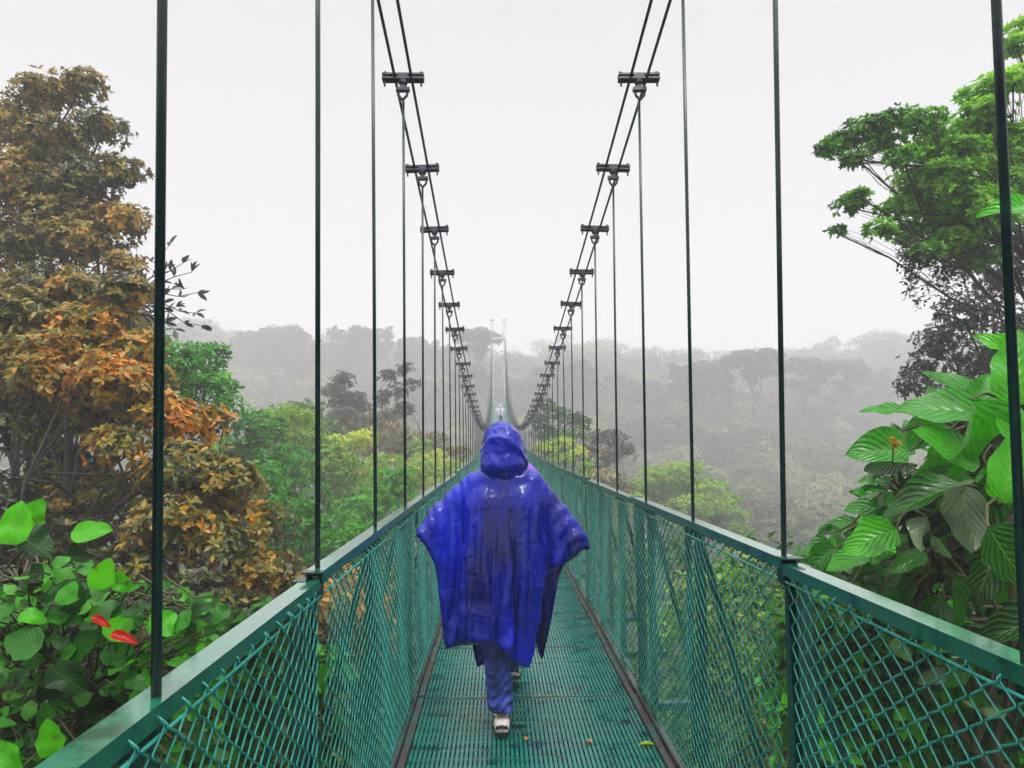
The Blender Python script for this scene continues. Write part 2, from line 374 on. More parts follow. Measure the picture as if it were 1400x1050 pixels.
for p_ in rm.polygons:
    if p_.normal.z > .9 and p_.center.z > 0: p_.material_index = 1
def post_mesh():                       # pair of steel angles back to back at every joint
    mb = MB()
    for s in (-1, 1):
        mb.box((s*.03, .022, -.61), (.005, .045, 1.17)); mb.box((s*.014, .047, -.61), (.034, .005, 1.17))
    mb.box((0, .0, .0125), (.05, .07, .004)); mb.box((0, .03, -1.19), (.12, .09, .012)); mb.box((0, .03, -.035), (.075, .05, .05)); return mb.mesh('post')
pom = post_mesh(); pom.materials.append(m_post)
def stay_mesh():                       # flat upright halfway along a panel
    mb = MB(); mb.box((0, .02, -.6), (.045, .006, 1.16)); mb.box((.02, .034, -.6), (.005, .026, 1.16)); return mb.mesh('upright')
stm = stay_mesh(); stm.materials.append(m_post)
for k in range(NP):
    y0, y1 = J0+k*PL, J0+(k+1)*PL
    z0, z1 = float(rail(y0)), float(rail(y1)); l = math.hypot(y1-y0, z1-z0); sl_ = math.atan2(z1-z0, y1-y0)
    for side, x in ((-1, XL), (1, XR)):
        # local x runs along the bridge, local +y points outwards
        if side < 0: ax, ay = Vector((0, math.cos(sl_), math.sin(sl_))), Vector((-1, 0, 0))
        else: ax, ay = Vector((0, math.cos(sl_), math.sin(sl_))), Vector((1, 0, 0))
        az = Vector((0, -math.sin(sl_), math.cos(sl_)))
        def place(o, off, dz=0, sx=1, jx=0):
            c = Vector((x+jx, y0, z0-(.02 if side < 0 else 0))) + ax*off + az*dz
            mat = Matrix(((ax.x*sx, ay.x, az.x, c.x), (ax.y*sx, ay.y, az.y, c.y), (ax.z*sx, ay.z, az.z, c.z), (0, 0, 0, 1)))
            o.parent = bridge
            if side < 0: o.matrix_basis = mat
            else: o.matrix_basis = mat
        jz = gb.uniform(-.008, .008) if k != 1 else (-.02 if side < 0 else -.012); jx = gb.uniform(-.006, .006)
        o = bpy.data.objects.new('handrail', rm); COL.objects.link(o); place(o, 0, jz, l/PL, jx)
        o = bpy.data.objects.new('mesh_panel', pm[(k*2+(side > 0)) % 3]); COL.objects.link(o); place(o, 0, -1.175, l/PL, -side*.03)
        o = bpy.data.objects.new('post', pom); COL.objects.link(o); place(o, 0, 0, 1, 0)
        o = bpy.data.objects.new('upright', stm); COL.objects.link(o); place(o, PL*.52, 0, 1, 0)

# hangers, outriggers, clamps
def clamp_mesh(cx):
    y = 0; mb = MB(); mb.box((0, 0, .025), (.262, .05, .013)); mb.box((0, 0, -.003), (.262, .05, .013)); mb.box((0, 0, .011), (.06, .05, .014))
    for s in (-1, 1):
        mb.tube(np.array([(s*.115, 0, .05), (s*.115, 0, -.05)]), .007, 6); mb.tube(np.array([(s*.115, 0, .038), (s*.115, 0, .05)]), .013, 6)
    mb.tube(np.array([(0, 0, -.01), (0, 0, -.035)]), .028, 8); mb.box((0, 0, -.05), (.028, .028, .035)); mb.box((0, 0, -.075), (.085, .03, .022))
    mb.tube(np.array([(-.032, 0, -.085), (-.026, 0, -.12), (0, 0, -.15)]), .009, 5); mb.tube(np.array([(.032, 0, -.085), (.026, 0, -.12), (0, 0, -.15)]), .009, 5)
    return mb.mesh('cable_clamp')
clm = clamp_mesh(0); clm.materials.append(m_cable)
H0, HS, NH = -.88, 1.03, 77
far_h = MB(); far_b = MB(); far_c = MB()
def brace_mesh():
    mb = MB(); mb.bar((.03, 0, -.06), (.32, 0, -1.22), .026, .026); mb.bar((-.03, 0, -1.235), (.36, 0, -1.235), .05, .045)
    mb.box((.012, 0, -.05), (.05, .05, .05))
    mb.box((.028, -.0, -.62), (.04, .04, 1.2)); return mb.mesh('outrigger')
brm = {}
for side in (-1, 1):
    me = brace_mesh()
    if side < 0:
        c = np.array([v.co[:] for v in me.vertices]); c[:, 0] *= -1; me.vertices.foreach_set('co', c.ravel()); me.flip_normals()
    me.materials.append(m_post); brm[side] = me
hb = random.Random(8)
for i in range(NH):
    y = H0+HS*i
    for side, x in ((-1, XL), (1, XR)):
        zt, zb = float(cable_z(y)), float(rail(y))-.05
        if zt-zb < .15: zb = zt-.3
        xx = x+side*.0; sw = hb.uniform(-.008, .008)
        if side > 0 and i == 3: sw = .028
        if side > 0 and i == 2: sw = -.03; xx -= .012
        P = np.array([(xx+sw, y, zt-.13), (xx+sw*.5, y+hb.uniform(-.006, .006), (zt+zb)/2), (xx, y, zb)])
        if i < 49:
            mb = MB(); mb.tube(P-np.array((xx, y, 0)), .0085, 7); h = mb.build('hanger', m_rod, bridge, (xx, y, 0), smooth=True)
            c = bpy.data.objects.new('cable_clamp', clm); COL.objects.link(c); c.parent = h; c.location = (sw, 0, zt)
            c.rotation_euler = (math.atan(.0079*(y-31)), hb.uniform(-.03, .03)+side*.02, 0)
            o = bpy.data.objects.new('outrigger', brm[side]); COL.objects.link(o); o.parent = bridge; o.location = (x, y, float(rail(y))-(.022 if side < 0 else .002))
        else:
            far_h.tube(P, .009, 5); far_c.box((xx, y, zt), (.27, .06, .05)); far_b.bar((x+side*.02, y, zb), (x+side*.34, y, zb-1.15), .035, .035)
tag(far_h.build('far_hangers', m_rod, bridge), kind='stuff'); tag(far_c.build('far_clamps', m_cable, bridge), kind='stuff'); tag(far_b.build('far_outriggers', m_post, bridge), kind='stuff')
yy = np.linspace(-6, 80.5, 60)
for x in (XL, XR):
    for s in (-1, 1):
        mb = MB(); mb.tube(np.stack([np.full(60, x+s*.052), yy, cable_z(yy)+.011], 1), .0095, 8); mb.build('main_cable', m_cable, bridge, smooth=True)

# deck: one grating plate per metre
def plate_mesh():
    mb = MB(); W = 1.27; nb = 54
    for i in range(nb):
        x = -W/2 + W*(i+.5)/nb; mb.box((x, 0, -.009+.0015*math.sin(i*1.7)), (.0155, 1.012, .018))
    for j in range(10): mb.box((0, -.45+.1*j, -.026), (W, .028, .012))
    return mb.mesh('deck_plate')
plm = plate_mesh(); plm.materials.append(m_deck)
mb = MB()
for s in (-1, 1): mb.box((s*.654, 0, .006), (.034, 1.02, .03)); mb.box((s*.68, 0, .02), (.006, 1.02, .05))
mb.box((0, -.512, -.02), (1.35, .03, .03)); mb.box((0, .0, -.06), (1.5, .05, .05)); edm = mb.mesh('plate_frame'); edm.materials.append(m_rust)
mb = MB()
mb.box((0, 0, -.12), (1.5, .06, .06))
for s in (-1, 1): mb.box((s*.57, 0, -.1), (.07, 1.03, .1)); mb.box((s*.72, 0, -.02), (.05, 1.03, .012)); mb.box((s*.73, 0, -.07), (.04, .05, .1))
bmm = mb.mesh('beam'); bmm.materials.append(m_post)
DS = 1.035
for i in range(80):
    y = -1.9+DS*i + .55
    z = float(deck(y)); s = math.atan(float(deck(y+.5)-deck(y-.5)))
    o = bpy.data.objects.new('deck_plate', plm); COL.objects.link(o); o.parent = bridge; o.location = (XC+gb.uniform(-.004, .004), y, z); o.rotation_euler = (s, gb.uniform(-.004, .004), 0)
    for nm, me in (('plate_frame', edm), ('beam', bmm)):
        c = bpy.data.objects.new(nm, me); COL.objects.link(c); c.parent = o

# far tower
tw = thing('bridge_tower', 'pale twin-masted bridge tower fading into fog at the far end of the walkway', 'tower', (XC, 80.6, float(ground(XC, 80.6))))
ht = 10.6 - float(ground(XC, 80.6))
for s in (-1, 1):
    mb = MB(); xb = s*1.0; xt = s*.72
    for a in (-1, 1):
        for b_ in (-1, 1): mb.bar((xb+a*.17, b_*.17, 0), (xt+a*.13, b_*.13, ht), .055, .055)
    n_ = 14
    for j in range(n_):
        t0, t1 = j/n_, (j+1)/n_
        for b_ in (-.15, .15): mb.bar((xb+(xt-xb)*t0-.15, b_, ht*t0), (xb+(xt-xb)*t1+.15, b_, ht*t1), .05, .05)
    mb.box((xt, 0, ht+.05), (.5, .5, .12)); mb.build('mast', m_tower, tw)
mb = MB()
for zz in (ht*.55, ht*.93): mb.box((0, 0, zz), (1.5, .2, .25))
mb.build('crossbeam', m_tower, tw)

# fallen leaves on the deck
for (px, py, Yd, sz, a, lab) in ((719, 1016, 3.6, .055, 1.4, 'orange fallen leaf on the deck just right of the walker\'s shoe'), (808, 1019, 3.58, .05, 1.8, 'small yellow fallen leaf on the deck near the right edge'), (617, 877, 5.05, .06, .8, 'yellow fallen leaf on the deck by the left edge under the poncho hem'), (896, 1022, 3.5, .09, 2.9, 'lime green leaf lying at the right edge of the deck')):
    # the point where the pixel's ray meets the deck
    for yv in np.arange(2.5, 7, .01):
        p = at(px, py, yv)
        if p[2] < float(deck(yv)): break
    Lf = Leaves(); Lf.add(np.zeros((1, 3)), np.array([(math.cos(a), math.sin(a), .05)]), np.array([(.1, .1, 1.)]), sz, .3 if 'lime' not in lab else .9)
    o = Lf.build('fallen_leaf', lm_fallen if 'lime' not in lab else lm_lime, tmpl_oval(.5, .06, .1), None, (p[0], p[1], float(deck(p[1]))+.012), True); tag(o, lab, 'leaf')

# ------------------------------------------------------------------ people
def skin_body(nodes, edges, root, name, sub=2, mat=None, parent=None, disp=None):
    """nodes: {key:(x,y,z,r)}; grows one continuous surface round the skeleton"""
    keys = list(nodes); me = bpy.data.meshes.new(name+'_cage'); me.from_pydata([nodes[k][:3] for k in keys], [(keys.index(a), keys.index(b)) for a, b in edges], [])
    o = bpy.data.objects.new(name+'_cage', me); COL.objects.link(o)
    md = o.modifiers.new('skin', 'SKIN'); md.use_smooth_shade = True
    for k, v in zip(keys, me.skin_vertices[0].data):
        n_ = nodes[k]; v.radius = (n_[3], n_[4] if len(n_) > 4 else n_[3]); v.use_root = (k == root)
    ms = o.modifiers.new('sub', 'SUBSURF'); ms.levels = sub; ms.render_levels = sub
    dg = bpy.context.evaluated_depsgraph_get(); dg.update(); m2 = bpy.data.meshes.new_from_object(o.evaluated_get(dg))
    bpy.data.objects.remove(o); m2.name = name
    if disp:
        c = np.empty(len(m2.vertices)*3, np.float32); m2.vertices.foreach_get('co', c); c = c.reshape(-1, 3)
        nn = np.empty(len(m2.vertices)*3, np.float32); m2.vertices.foreach_get('normal', nn); nn = nn.reshape(-1, 3)
        c = c + nn*disp(c)[:, None]; m2.vertices.foreach_set('co', c.astype(np.float32).ravel()); m2.update()
    return link(name, m2, parent, mat=mat)

def simple(name, c1, c2=None, rough=.6, scale=20, bs=0, metallic=0):
    m, t, b, o = newmat(name); n = noise(t, scale, 5, 'Object')
    r = ramp(t, n.outputs[0], [(.35, c1), (.65, c2 or c1)]); t.links.new(r.outputs[0], b.inputs['Base Color']); b.inputs['Roughness'].default_value = rough
    if bs: bump(t, b, n.outputs[0], bs, .004)
    return m
m_skin = simple('skin', srgb(190, 140, 115), srgb(200, 150, 125), .5)
m_jean = simple('denim', srgb(14, 24, 84), srgb(58, 86, 186), .7, 11, .6)
m_shoe = simple('shoe_leather', srgb(196, 186, 178), srgb(226, 218, 210), .5)
m_black = simple('shoe_rubber', srgb(16, 14, 16), srgb(26, 22, 24), .5)
m_hair = simple('hair', srgb(30, 20, 14), srgb(50, 34, 24), .6, 60)
# thin wet plastic of the poncho
def plastic(name, c1, c2, rough=.3):
    m, t, b, o = newmat(name); n = noise(t, 3, 3, 'Object', stretch=(1, 1, .4)); n2 = noise(t, 26, 6, 'Object'); n3 = noise(t, 260, 2, 'Object')
    r = ramp(t, n.outputs[0], [(.35, c1), (.65, c2)]); t.links.new(r.outputs[0], b.inputs['Base Color'])
    b.inputs['Coat Weight'].default_value = .4; b.inputs['Coat Roughness'].default_value = .06
    rr = ramp(t, n2.outputs[0], [(.4, (rough-.1,)*3+(1,)), (.7, (rough+.12,)*3+(1,))]); t.links.new(rr.outputs[0], b.inputs['Roughness'])
    b.inputs['Specular IOR Level'].default_value = .24
    b1 = t.nodes.new('ShaderNodeBump'); b1.inputs['Strength'].default_value = .12; b1.inputs['Distance'].default_value = .012
    mu = t.nodes.new('ShaderNodeTexVoronoi'); mu.feature = 'DISTANCE_TO_EDGE'; mu.inputs['Scale'].default_value = 7; tcx = t.nodes.new('ShaderNodeTexCoord')
    nd = noise(t, 3, 3, 'Object'); va = t.nodes.new('ShaderNodeMix'); va.data_type = 'RGBA'; va.inputs[0].default_value = .35
    t.links.new(tcx.outputs['Object'], va.inputs[6]); t.links.new(nd.outputs['Color'], va.inputs[7]); t.links.new(va.outputs[2], mu.inputs['Vector'])
    cr = ramp(t, mu.outputs['Distance'], [(0.0, (0, 0, 0, 1)), (.12, (1, 1, 1, 1))])
    t.links.new(n2.outputs[0], b1.inputs['Height'])
    b2 = t.nodes.new('ShaderNodeBump'); b2.inputs['Strength'].default_value = .3; b2.inputs['Distance'].default_value = .01; t.links.new(cr.outputs[0], b2.inputs['Height']); t.links.new(b1.outputs[0], b2.inputs['Normal'])
    dr = ramp(t, n3.outputs[0], [(.66, (0, 0, 0, 1)), (.72, (1, 1, 1, 1))])       # rain drops
    b3 = t.nodes.new('ShaderNodeBump'); b3.inputs['Strength'].default_value = .8; b3.inputs['Distance'].default_value = .002; t.links.new(dr.outputs[0], b3.inputs['Height']); t.links.new(b2.outputs[0], b3.inputs['Normal'])
    uvn = t.nodes.new('ShaderNodeUVMap'); uvn.uv_map = 'UVMap'; sx = t.nodes.new('ShaderNodeSeparateXYZ')      # pack creases: the sheet was folded in squares
    nz = noise(t, 2.5, 3, 'UV'); wv = t.nodes.new('ShaderNodeMix'); wv.data_type = 'RGBA'; wv.inputs[0].default_value = .05; t.links.new(uvn.outputs[0], wv.inputs[6]); t.links.new(nz.outputs['Color'], wv.inputs[7]); t.links.new(wv.outputs[2], sx.inputs[0])
    hs_ = []
    for ax_, per_ in ((0, .17), (1, .21)):
        pp = t.nodes.new('ShaderNodeMath'); pp.operation = 'PINGPONG'; pp.inputs[1].default_value = per_; t.links.new(sx.outputs[ax_], pp.inputs[0]); hs_.append(pp)
    ad = t.nodes.new('ShaderNodeMath'); ad.operation = 'ADD'; t.links.new(hs_[0].outputs[0], ad.inputs[0]); t.links.new(hs_[1].outputs[0], ad.inputs[1])
    b4 = t.nodes.new('ShaderNodeBump'); b4.inputs['Strength'].default_value = .4; b4.inputs['Distance'].default_value = .22; t.links.new(ad.outputs[0], b4.inputs['Height']); t.links.new(b3.outputs[0], b4.inputs['Normal'])
    t.links.new(b4.outputs[0], b.inputs['Normal'])
    tr = t.nodes.new('ShaderNodeBsdfTranslucent'); t.links.new(r.outputs[0], tr.inputs[0]); ms = t.nodes.new('ShaderNodeMixShader'); ms.inputs[0].default_value = .05
    t.links.new(b.outputs[0], ms.inputs[1]); t.links.new(tr.outputs[0], ms.inputs[2]); t.links.new(ms.outputs[0], o.inputs[0])
    return m
m_poncho = plastic('poncho_plastic', srgb(0, 10, 88), srgb(0, 30, 188), .22)
m_purple = plastic('jacket_cloth', srgb(110, 60, 190), srgb(150, 90, 225), .5)
m_pale = plastic('pale_poncho', srgb(170, 165, 185), srgb(205, 200, 215), .5)

def hand(nodes, edges, wrist, s, key):
    """palm, four unequal curled fingers and a side thumb, grown with the body"""
    w_ = np.array(nodes[wrist][:3]); f = np.array((-s*.45, .85, .1)); f = f/np.linalg.norm(f); sd = np.array((0, 0, 1.)); inn = np.cross(f, sd)*s
    pk = key+'palm'; p = w_+f*.055; nodes[pk] = (*p, .024, .04); edges.append((wrist, pk))
    for i, ln in enumerate((.062, .07, .065, .052)):
        a = p+f*.035+sd*(.03-.02*i); b_ = a+f*ln*.5; c = b_+f*ln*.3+inn*.02; d = c+inn*.022
        ks = [f'{key}f{i}{q}' for q in range(4)]
        for kk, pt, rr in zip(ks, (a, b_, c, d), (.0095, .009, .0085, .007)): nodes[kk] = (*pt, rr)
        edges.append((pk, ks[0])); edges += [(ks[q], ks[q+1]) for q in range(3)]
    t1 = w_+f*.03+sd*.035+inn*.01; t2 = t1+f*.03+sd*.02+inn*.012; t3 = t2+f*.025+inn*.01
    for q, (pt, rr) in enumerate(((t1, .012), (t2, .0105), (t3, .0085))): nodes[f'{key}t{q}'] = (*pt, rr)
    edges.append((wrist, key+'t0')); edges += [(key+'t0', key+'t1'), (key+'t1', key+'t2')]

def head_mesh(parent):
    """ellipsoid head with brow, nose, lips, chin and ears; faces +y"""
    nu, nv = 40, 30; V = []
    for j in range(nv+1):
        ph = math.pi*j/nv
        for i in range(nu):
            th = 2*math.pi*i/nu; x = math.sin(ph)*math.sin(th); y = math.sin(ph)*math.cos(th); z = math.cos(ph)
            px_, py_, pz = x*.077, y*.098, z*.118
            if z < 0: px_ *= 1+.28*z; py_ *= 1+.1*z*(y < 0)
            if y > 0:
                fx = x/.14
                py_ += .026*math.exp(-fx*fx*1.6-((z+.18)/.14)**2)           # nose
                py_ -= .010*math.exp(-((abs(x)-.36)/.16)**2-((z-.05)/.13)**2)  # eye sockets
                py_ += .007*math.exp(-((z-.22)/.1)**2-(x/.5)**2)             # brow
                py_ += .007*math.exp(-(x/.25)**2-((z+.5)/.06)**2)+.006*math.exp(-(x/.22)**2-((z+.62)/.05)**2)  # lips
                py_ += .012*math.exp(-(x/.3)**2-((z+.86)/.12)**2)            # chin
            e_ = math.exp(-((abs(y)-0)/.16)**2-((z+.08)/.25)**2)*(abs(x) > .8); px_ += math.copysign(.014*e_, x)
            V.append((px_, py_, pz))
    Fq = [(j*nu+i, j*nu+(i+1) % nu, (j+1)*nu+(i+1) % nu, (j+1)*nu+i) for j in range(nv) for i in range(nu)]
    return V, Fq

def make_person(name, label, loc, rz, stride, legwear, upper=None, arms_out=True, elz=(1.17, 1.17)):
    root = thing(name, label, 'person', loc, rz)
    N = {'pelvis': (0, 0, .94, .13, .11), 'waist': (0, .0, 1.08, .125, .1), 'chest': (0, .02, 1.28, .15, .11), 'top': (0, .02, 1.42, .09, .08), 'neck': (0, .03, 1.49, .055), 'skull': (0, .05, 1.56, .06)}
    E = [('pelvis', 'waist'), ('waist', 'chest'), ('chest', 'top'), ('top', 'neck'), ('neck', 'skull')]
    for s, k, (ky, kz, ay, az, ax) in ((-1, 'l', stride[0]), (1, 'r', stride[1])):
        N[k+'hip'] = (s*.09, 0, .87, .088); N[k+'knee'] = (s*.085+ax*.5, ky, kz, .058); N[k+'calf'] = (s*.08+ax*.75, ky*.6+ay*.4, kz*.62+az*.38, .056); N[k+'ankle'] = (s*.075+ax, ay, az, .038); N[k+'toe'] = (s*.085+ax, ay+.13, az-.055 if ay > 0.2 else az-.055, .032)
        E += [('pelvis', k+'hip'), (k+'hip', k+'knee'), (k+'knee', k+'calf'), (k+'calf', k+'ankle'), (k+'ankle', k+'toe')]
        N[k+'sho'] = (s*.175, .02, 1.40, .06)
        if arms_out: N[k+'elb'] = (s*.40, -.02, elz[s > 0], .042); N[k+'wri'] = (s*.17, .20, 1.20, .027)
        else: N[k+'elb'] = (s*.25, -.05, 1.12, .042); N[k+'wri'] = (s*.24, .12, .9, .027)
        E += [('top', k+'sho'), (k+'sho', k+'elb'), (k+'elb', k+'wri')]
        hand(N, E, k+'wri', s, k)
    body = skin_body(N, E, 'pelvis', 'body', 2, m_skin, root)
    # head joined to the same body mesh
    V, Fq = head_mesh(root); import bmesh as _b
    bm = _b.new(); bm.from_mesh(body.data); vs_ = [bm.verts.new((v[0], v[1]+.05, v[2]+1.615)) for v in V]
    for q in Fq:
        try: fc = bm.faces.new([vs_[i] for i in q]); fc.smooth = True
        except ValueError: pass
    _b.ops.remove_doubles(bm, verts=vs_, dist=.0004); bm.to_mesh(body.data); bm.free()
    mb = MB()
    for s in (-1, 1):
        a = np.linspace(0, np.pi, 7); mb.tube(np.array([(s*.028+.011*math.cos(q), .143, 1.622+.004*math.sin(q)) for q in a]), .002, 5)
    mb.build('eyes', m_black, root, smooth=True)
    # jeans
    J = {'pelvis': (0, -.005, .96, .145, .12)}; EJ = []
    for s, k, (ky, kz, ay, az, ax) in ((-1, 'l', stride[0]), (1, 'r', stride[1])):
        J[k+'hip'] = (s*.092, -.005, .84, .108); J[k+'knee'] = (s*.086+ax*.5, ky, kz, .086); J[k+'shin'] = (s*.082+ax*.8, ky*.45+ay*.55, kz*.45+az*.55, .074); J[k+'cuff'] = (s*.077+ax, ay-.01, az+.0, .078)
        EJ += [('pelvis', k+'hip'), (k+'hip', k+'knee'), (k+'knee', k+'shin'), (k+'shin', k+'cuff')]
    def folds(c):
        low = np.clip((.42-c[:, 2])/.3, 0, 1)
        return (.006+.02*low)*(1-np.abs(np.sin(c[:, 2]*58+3*np.sin(c[:, 0]*26+c[:, 1]*18)+1.5*np.sin(c[:, 1]*40))))**1.2 + .006*wob(c, 3, 28) - .01*low
    skin_body(J, EJ, 'pelvis', 'jeans', 4, legwear, root, folds)
    # shoes
    for s, (ky, kz, ay, az, ax) in ((-1, stride[0]), (1, stride[1])):
        tilt = -.25 if ay > .2 else (.0 if az < .13 else .5)
        nu, nv = 22, 12; V = []; F2 = []
        for j in range(nv+1):
            t_ = j/nv; hh = .085*(1-.62*t_**1.2)*(.86+.14*math.sin(math.pi*min(1, t_*2))); ww = .036+.012*math.sin(math.pi*t_**.8); 
            if j in (0, nv): ww *= .6; hh *= .8
            for i in range(nu):
                a = 2*math.pi*i/nu; ca, sa = math.cos(a), math.sin(a)
                V.append((ww*math.copysign(abs(ca)**.7, ca), -.09+.28*t_, .004+hh*.5+hh*.5*math.copysign(abs(sa)**.75, sa)))
        F2 = [(j*nu+i, j*nu+(i+1) % nu, (j+1)*nu+(i+1) % nu, (j+1)*nu+i) for j in range(nv) for i in range(nu)]+[tuple(range(nu))[::-1], tuple(nv*nu+i for i in range(nu))]
        Mr = np.array(Matrix.Rotation(tilt, 3, 'X')); piv = np.array((s*.08+ax, ay, 0)); base = np.array((0, 0, az-.095))
        V = (np.array(V)) @ Mr.T + piv + base
        me = bpy.data.meshes.new('shoe'); me.from_pydata(V.tolist(), [], F2); me.polygons.foreach_set('use_smooth', [True]*len(F2)); sh = link('shoe', me, root, mat=m_shoe)
        nu = 24; P = []
        for i in range(nu):
            a = 2*math.pi*i/nu; P.append((.05*math.copysign(abs(math.cos(a))**.8, math.cos(a)), .05+.15*math.sin(a)))
        V = [(x, y, z) for z in (-.004, .024) for x, y in P]; F2 = [(i, (i+1) % nu, nu+(i+1) % nu, nu+i) for i in range(nu)]+[tuple(range(nu))[::-1], tuple(nu+i for i in range(nu))]
        V = np.array(V) @ Mr.T + piv + base
        me = bpy.data.meshes.new('sole'); me.from_pydata(V.tolist(), [], F2); link('sole', me, sh, mat=m_black)
        mb = MB()                                              # dark heel panel and side stripes of the trainer
        Q = np.array([(-.03, -.062, .03), (-.026, -.088, .05), (0, -.096, .058), (.026, -.088, .05), (.03, -.062, .03)]) @ Mr.T + piv + base; mb.tube(Q, .009, 6)
        for q in (-1, 1): mb.tube(np.array([(q*.046, -.03, .02), (q*.047, .0, .05), (q*.04, .03, .065)]) @ Mr.T + piv + base, .005, 5)
        mb.build('shoe_trim', m_black, sh, smooth=True)
    return root

def cloth(halfw, back, front, sp, caps, hole=.085, rot=0, steps=300, seed=1, zt=1.53, y0=.03, wind=(0, 0, 0), fold=.02, grips=(), low=None):
    """small position-based cloth: a sheet with a head hole dropped over capsules"""
    nx = int(2*halfw/sp)+1; ny = int((back+front)/sp)+1
    u = np.linspace(-halfw, halfw, nx); v = np.linspace(-back, front, ny); U, Vv = np.meshgrid(u, v, indexing='ij')
    if low: U = U*(1-(1-low/halfw)*sm(np.abs(Vv), .10, .42))
    rg = np.random.default_rng(seed)
    P = np.stack([U*math.cos(rot)-Vv*math.sin(rot), U*math.sin(rot)+Vv*math.cos(rot)+y0, zt+.0*U], -1)
    rad = np.hypot(U, Vv); alive = rad > hole
    P += rg.normal(size=P.shape)*.003; P[..., 2] += .02*np.sin(U*9+1)*np.sin(Vv*7)
    X = P.copy(); prev = P.copy(); ringm = alive & (rad < hole+sp*1.2)
    ang = np.arctan2(P[..., 1]-y0, P[..., 0]); ring = np.stack([.088*np.cos(ang), y0+.098*np.sin(ang), np.full_like(ang, 1.475)], -1)
    wgt = np.where(alive, 1.0, 0.0); wgt[ringm] = 0
    X[ringm] = ring[ringm]
    gr = []
    for gx_, gt in grips:                       # the cloth rests on the bent elbows
        cu = gx_[0]*math.cos(rot)+gx_[1]*math.sin(rot); cv_ = -gx_[0]*math.sin(rot)+gx_[1]*math.cos(rot)
        gi = int(np.argmin(((U-cu)**2+(Vv-cv_)**2).ravel())); gr.append((gi, X.reshape(-1, 3)[gi].copy(), np.array(gt))); wgt.flat[gi] = 0
    cons = []
    def addc(dx, dy, k):
        for par in range(2):
            a = np.zeros((nx, ny), bool)
            ii, jj = np.meshgrid(np.arange(nx), np.arange(ny), indexing='ij')
            step = max(abs(dx), abs(dy)); idx = (ii//max(1, abs(dx)) if dx else jj//max(1, abs(dy)))
            ok = (ii+dx < nx) & (jj+dy < ny) & (jj+dy >= 0) & (idx % 2 == par)
            i0, j0 = ii[ok], jj[ok]; i1, j1 = i0+dx, j0+dy
            al = alive[i0, j0] & alive[i1, j1]; i0, j0, i1, j1 = i0[al], j0[al], i1[al], j1[al]
            w0, w1 = wgt[i0, j0], wgt[i1, j1]; s_ = w0+w1; q = s_ > 0
            i0, j0, i1, j1, w0, w1, s_ = [z[q] for z in (i0, j0, i1, j1, w0, w1, s_)]
            cons.append((i0*ny+j0, i1*ny+j1, (w0/s_)[:, None], (w1/s_)[:, None], np.hypot(U[i1, j1]-U[i0, j0], Vv[i1, j1]-Vv[i0, j0])[:, None], k))
    addc(1, 0, 1); addc(0, 1, 1); addc(1, 1, .6); addc(1, -1, .6); addc(2, 0, .14); addc(0, 2, .14)
    Xf = X.reshape(-1, 3); Pv = Xf.copy(); mv = (wgt.ravel() > 0)[:, None]
    dt = 1/60
    A = np.array([c[0] for c in caps]); B = np.array([c[1] for c in caps]); Rr = np.array([c[2] for c in caps]); AB = B-A; L2 = (AB**2).sum(1)
    for st in range(steps):
        vel = (Xf-Pv)*.972; Pv = Xf.copy()
        vel += np.array((wind[0], wind[1], -9.8+wind[2]))*dt*dt
        mxv = np.linalg.norm(vel, axis=1, keepdims=True); vel *= np.minimum(1, .03/(mxv+1e-9))
        Xf = Xf + vel*mv
        for gi, g0_, gt in gr: Xf[gi] = Pv[gi] = g0_+(gt-g0_)*min(1, st/70)
        for it in range(9):
            for a, b_, wa, wb, l0, k in cons:
                d = Xf[b_]-Xf[a]; L_ = np.sqrt((d*d).sum(1))[:, None]+1e-9; c = d*((L_-l0)/L_)*k
                Xf[a] += c*wa; Xf[b_] -= c*wb
            if it % 3 == 2:
                for q in range(len(caps)):
                    t_ = np.clip(((Xf-A[q]) @ AB[q])/max(L2[q], 1e-9), 0, 1)[:, None]; cp = A[q]+t_*AB[q]; d = Xf-cp; L_ = np.sqrt((d*d).sum(1))[:, None]+1e-9
                    hit = (L_ < Rr[q]) & mv
                    Xf = np.where(hit, cp+d/L_*Rr[q], Xf)
                    if it == 8: Pv = np.where(hit, Pv+(Xf-Pv)*.6, Pv)      # friction
    al = alive
    ids = -np.ones((nx, ny), int); ids[al] = np.arange(al.sum())
    Fq = [(ids[i, j], ids[i+1, j], ids[i+1, j+1], ids[i, j+1]) for i in range(nx-1) for j in range(ny-1) if al[i, j] and al[i+1, j] and al[i, j+1] and al[i+1, j+1]]
    N = np.zeros((nx, ny, 3)); G = Xf.reshape(nx, ny, 3); N[1:-1, 1:-1] = np.cross(G[2:, 1:-1]-G[:-2, 1:-1], G[1:-1, 2:]-G[1:-1, :-2]); N = unit(N)
    rad2 = np.clip((rad-.12)/.35, 0, 1); ph = (U*19*(1.45-.55*np.clip(np.abs(Vv), 0, 1)) + 1.1*np.sin(Vv*3.1+U*3+seed) + .8*np.sin(U*7))
    tri = np.abs((ph/np.pi) % 1.0-.5)*2; tri = np.minimum(tri*1.6, (1-tri)*2.6+.0); ridge = tri*1.0*(.75+.35*np.sin(U*5+2)); q3 = np.stack([U, Vv, U*0], -1).reshape(-1, 3); cre = (1-np.abs(wob(q3, seed+20, 15))).reshape(nx, ny)**3; cre2 = (1-np.abs(wob(q3, seed+31, 30))).reshape(nx, ny)**4
    G = G + N*(fold*rad2*ridge + .010*cre*np.clip(rad2, .15, 1) + .007*cre2)[..., None]
    global CUV; CUV = np.stack([U[al], Vv[al]], 1)
    return G.reshape(-1, 3)[al.ravel()], Fq

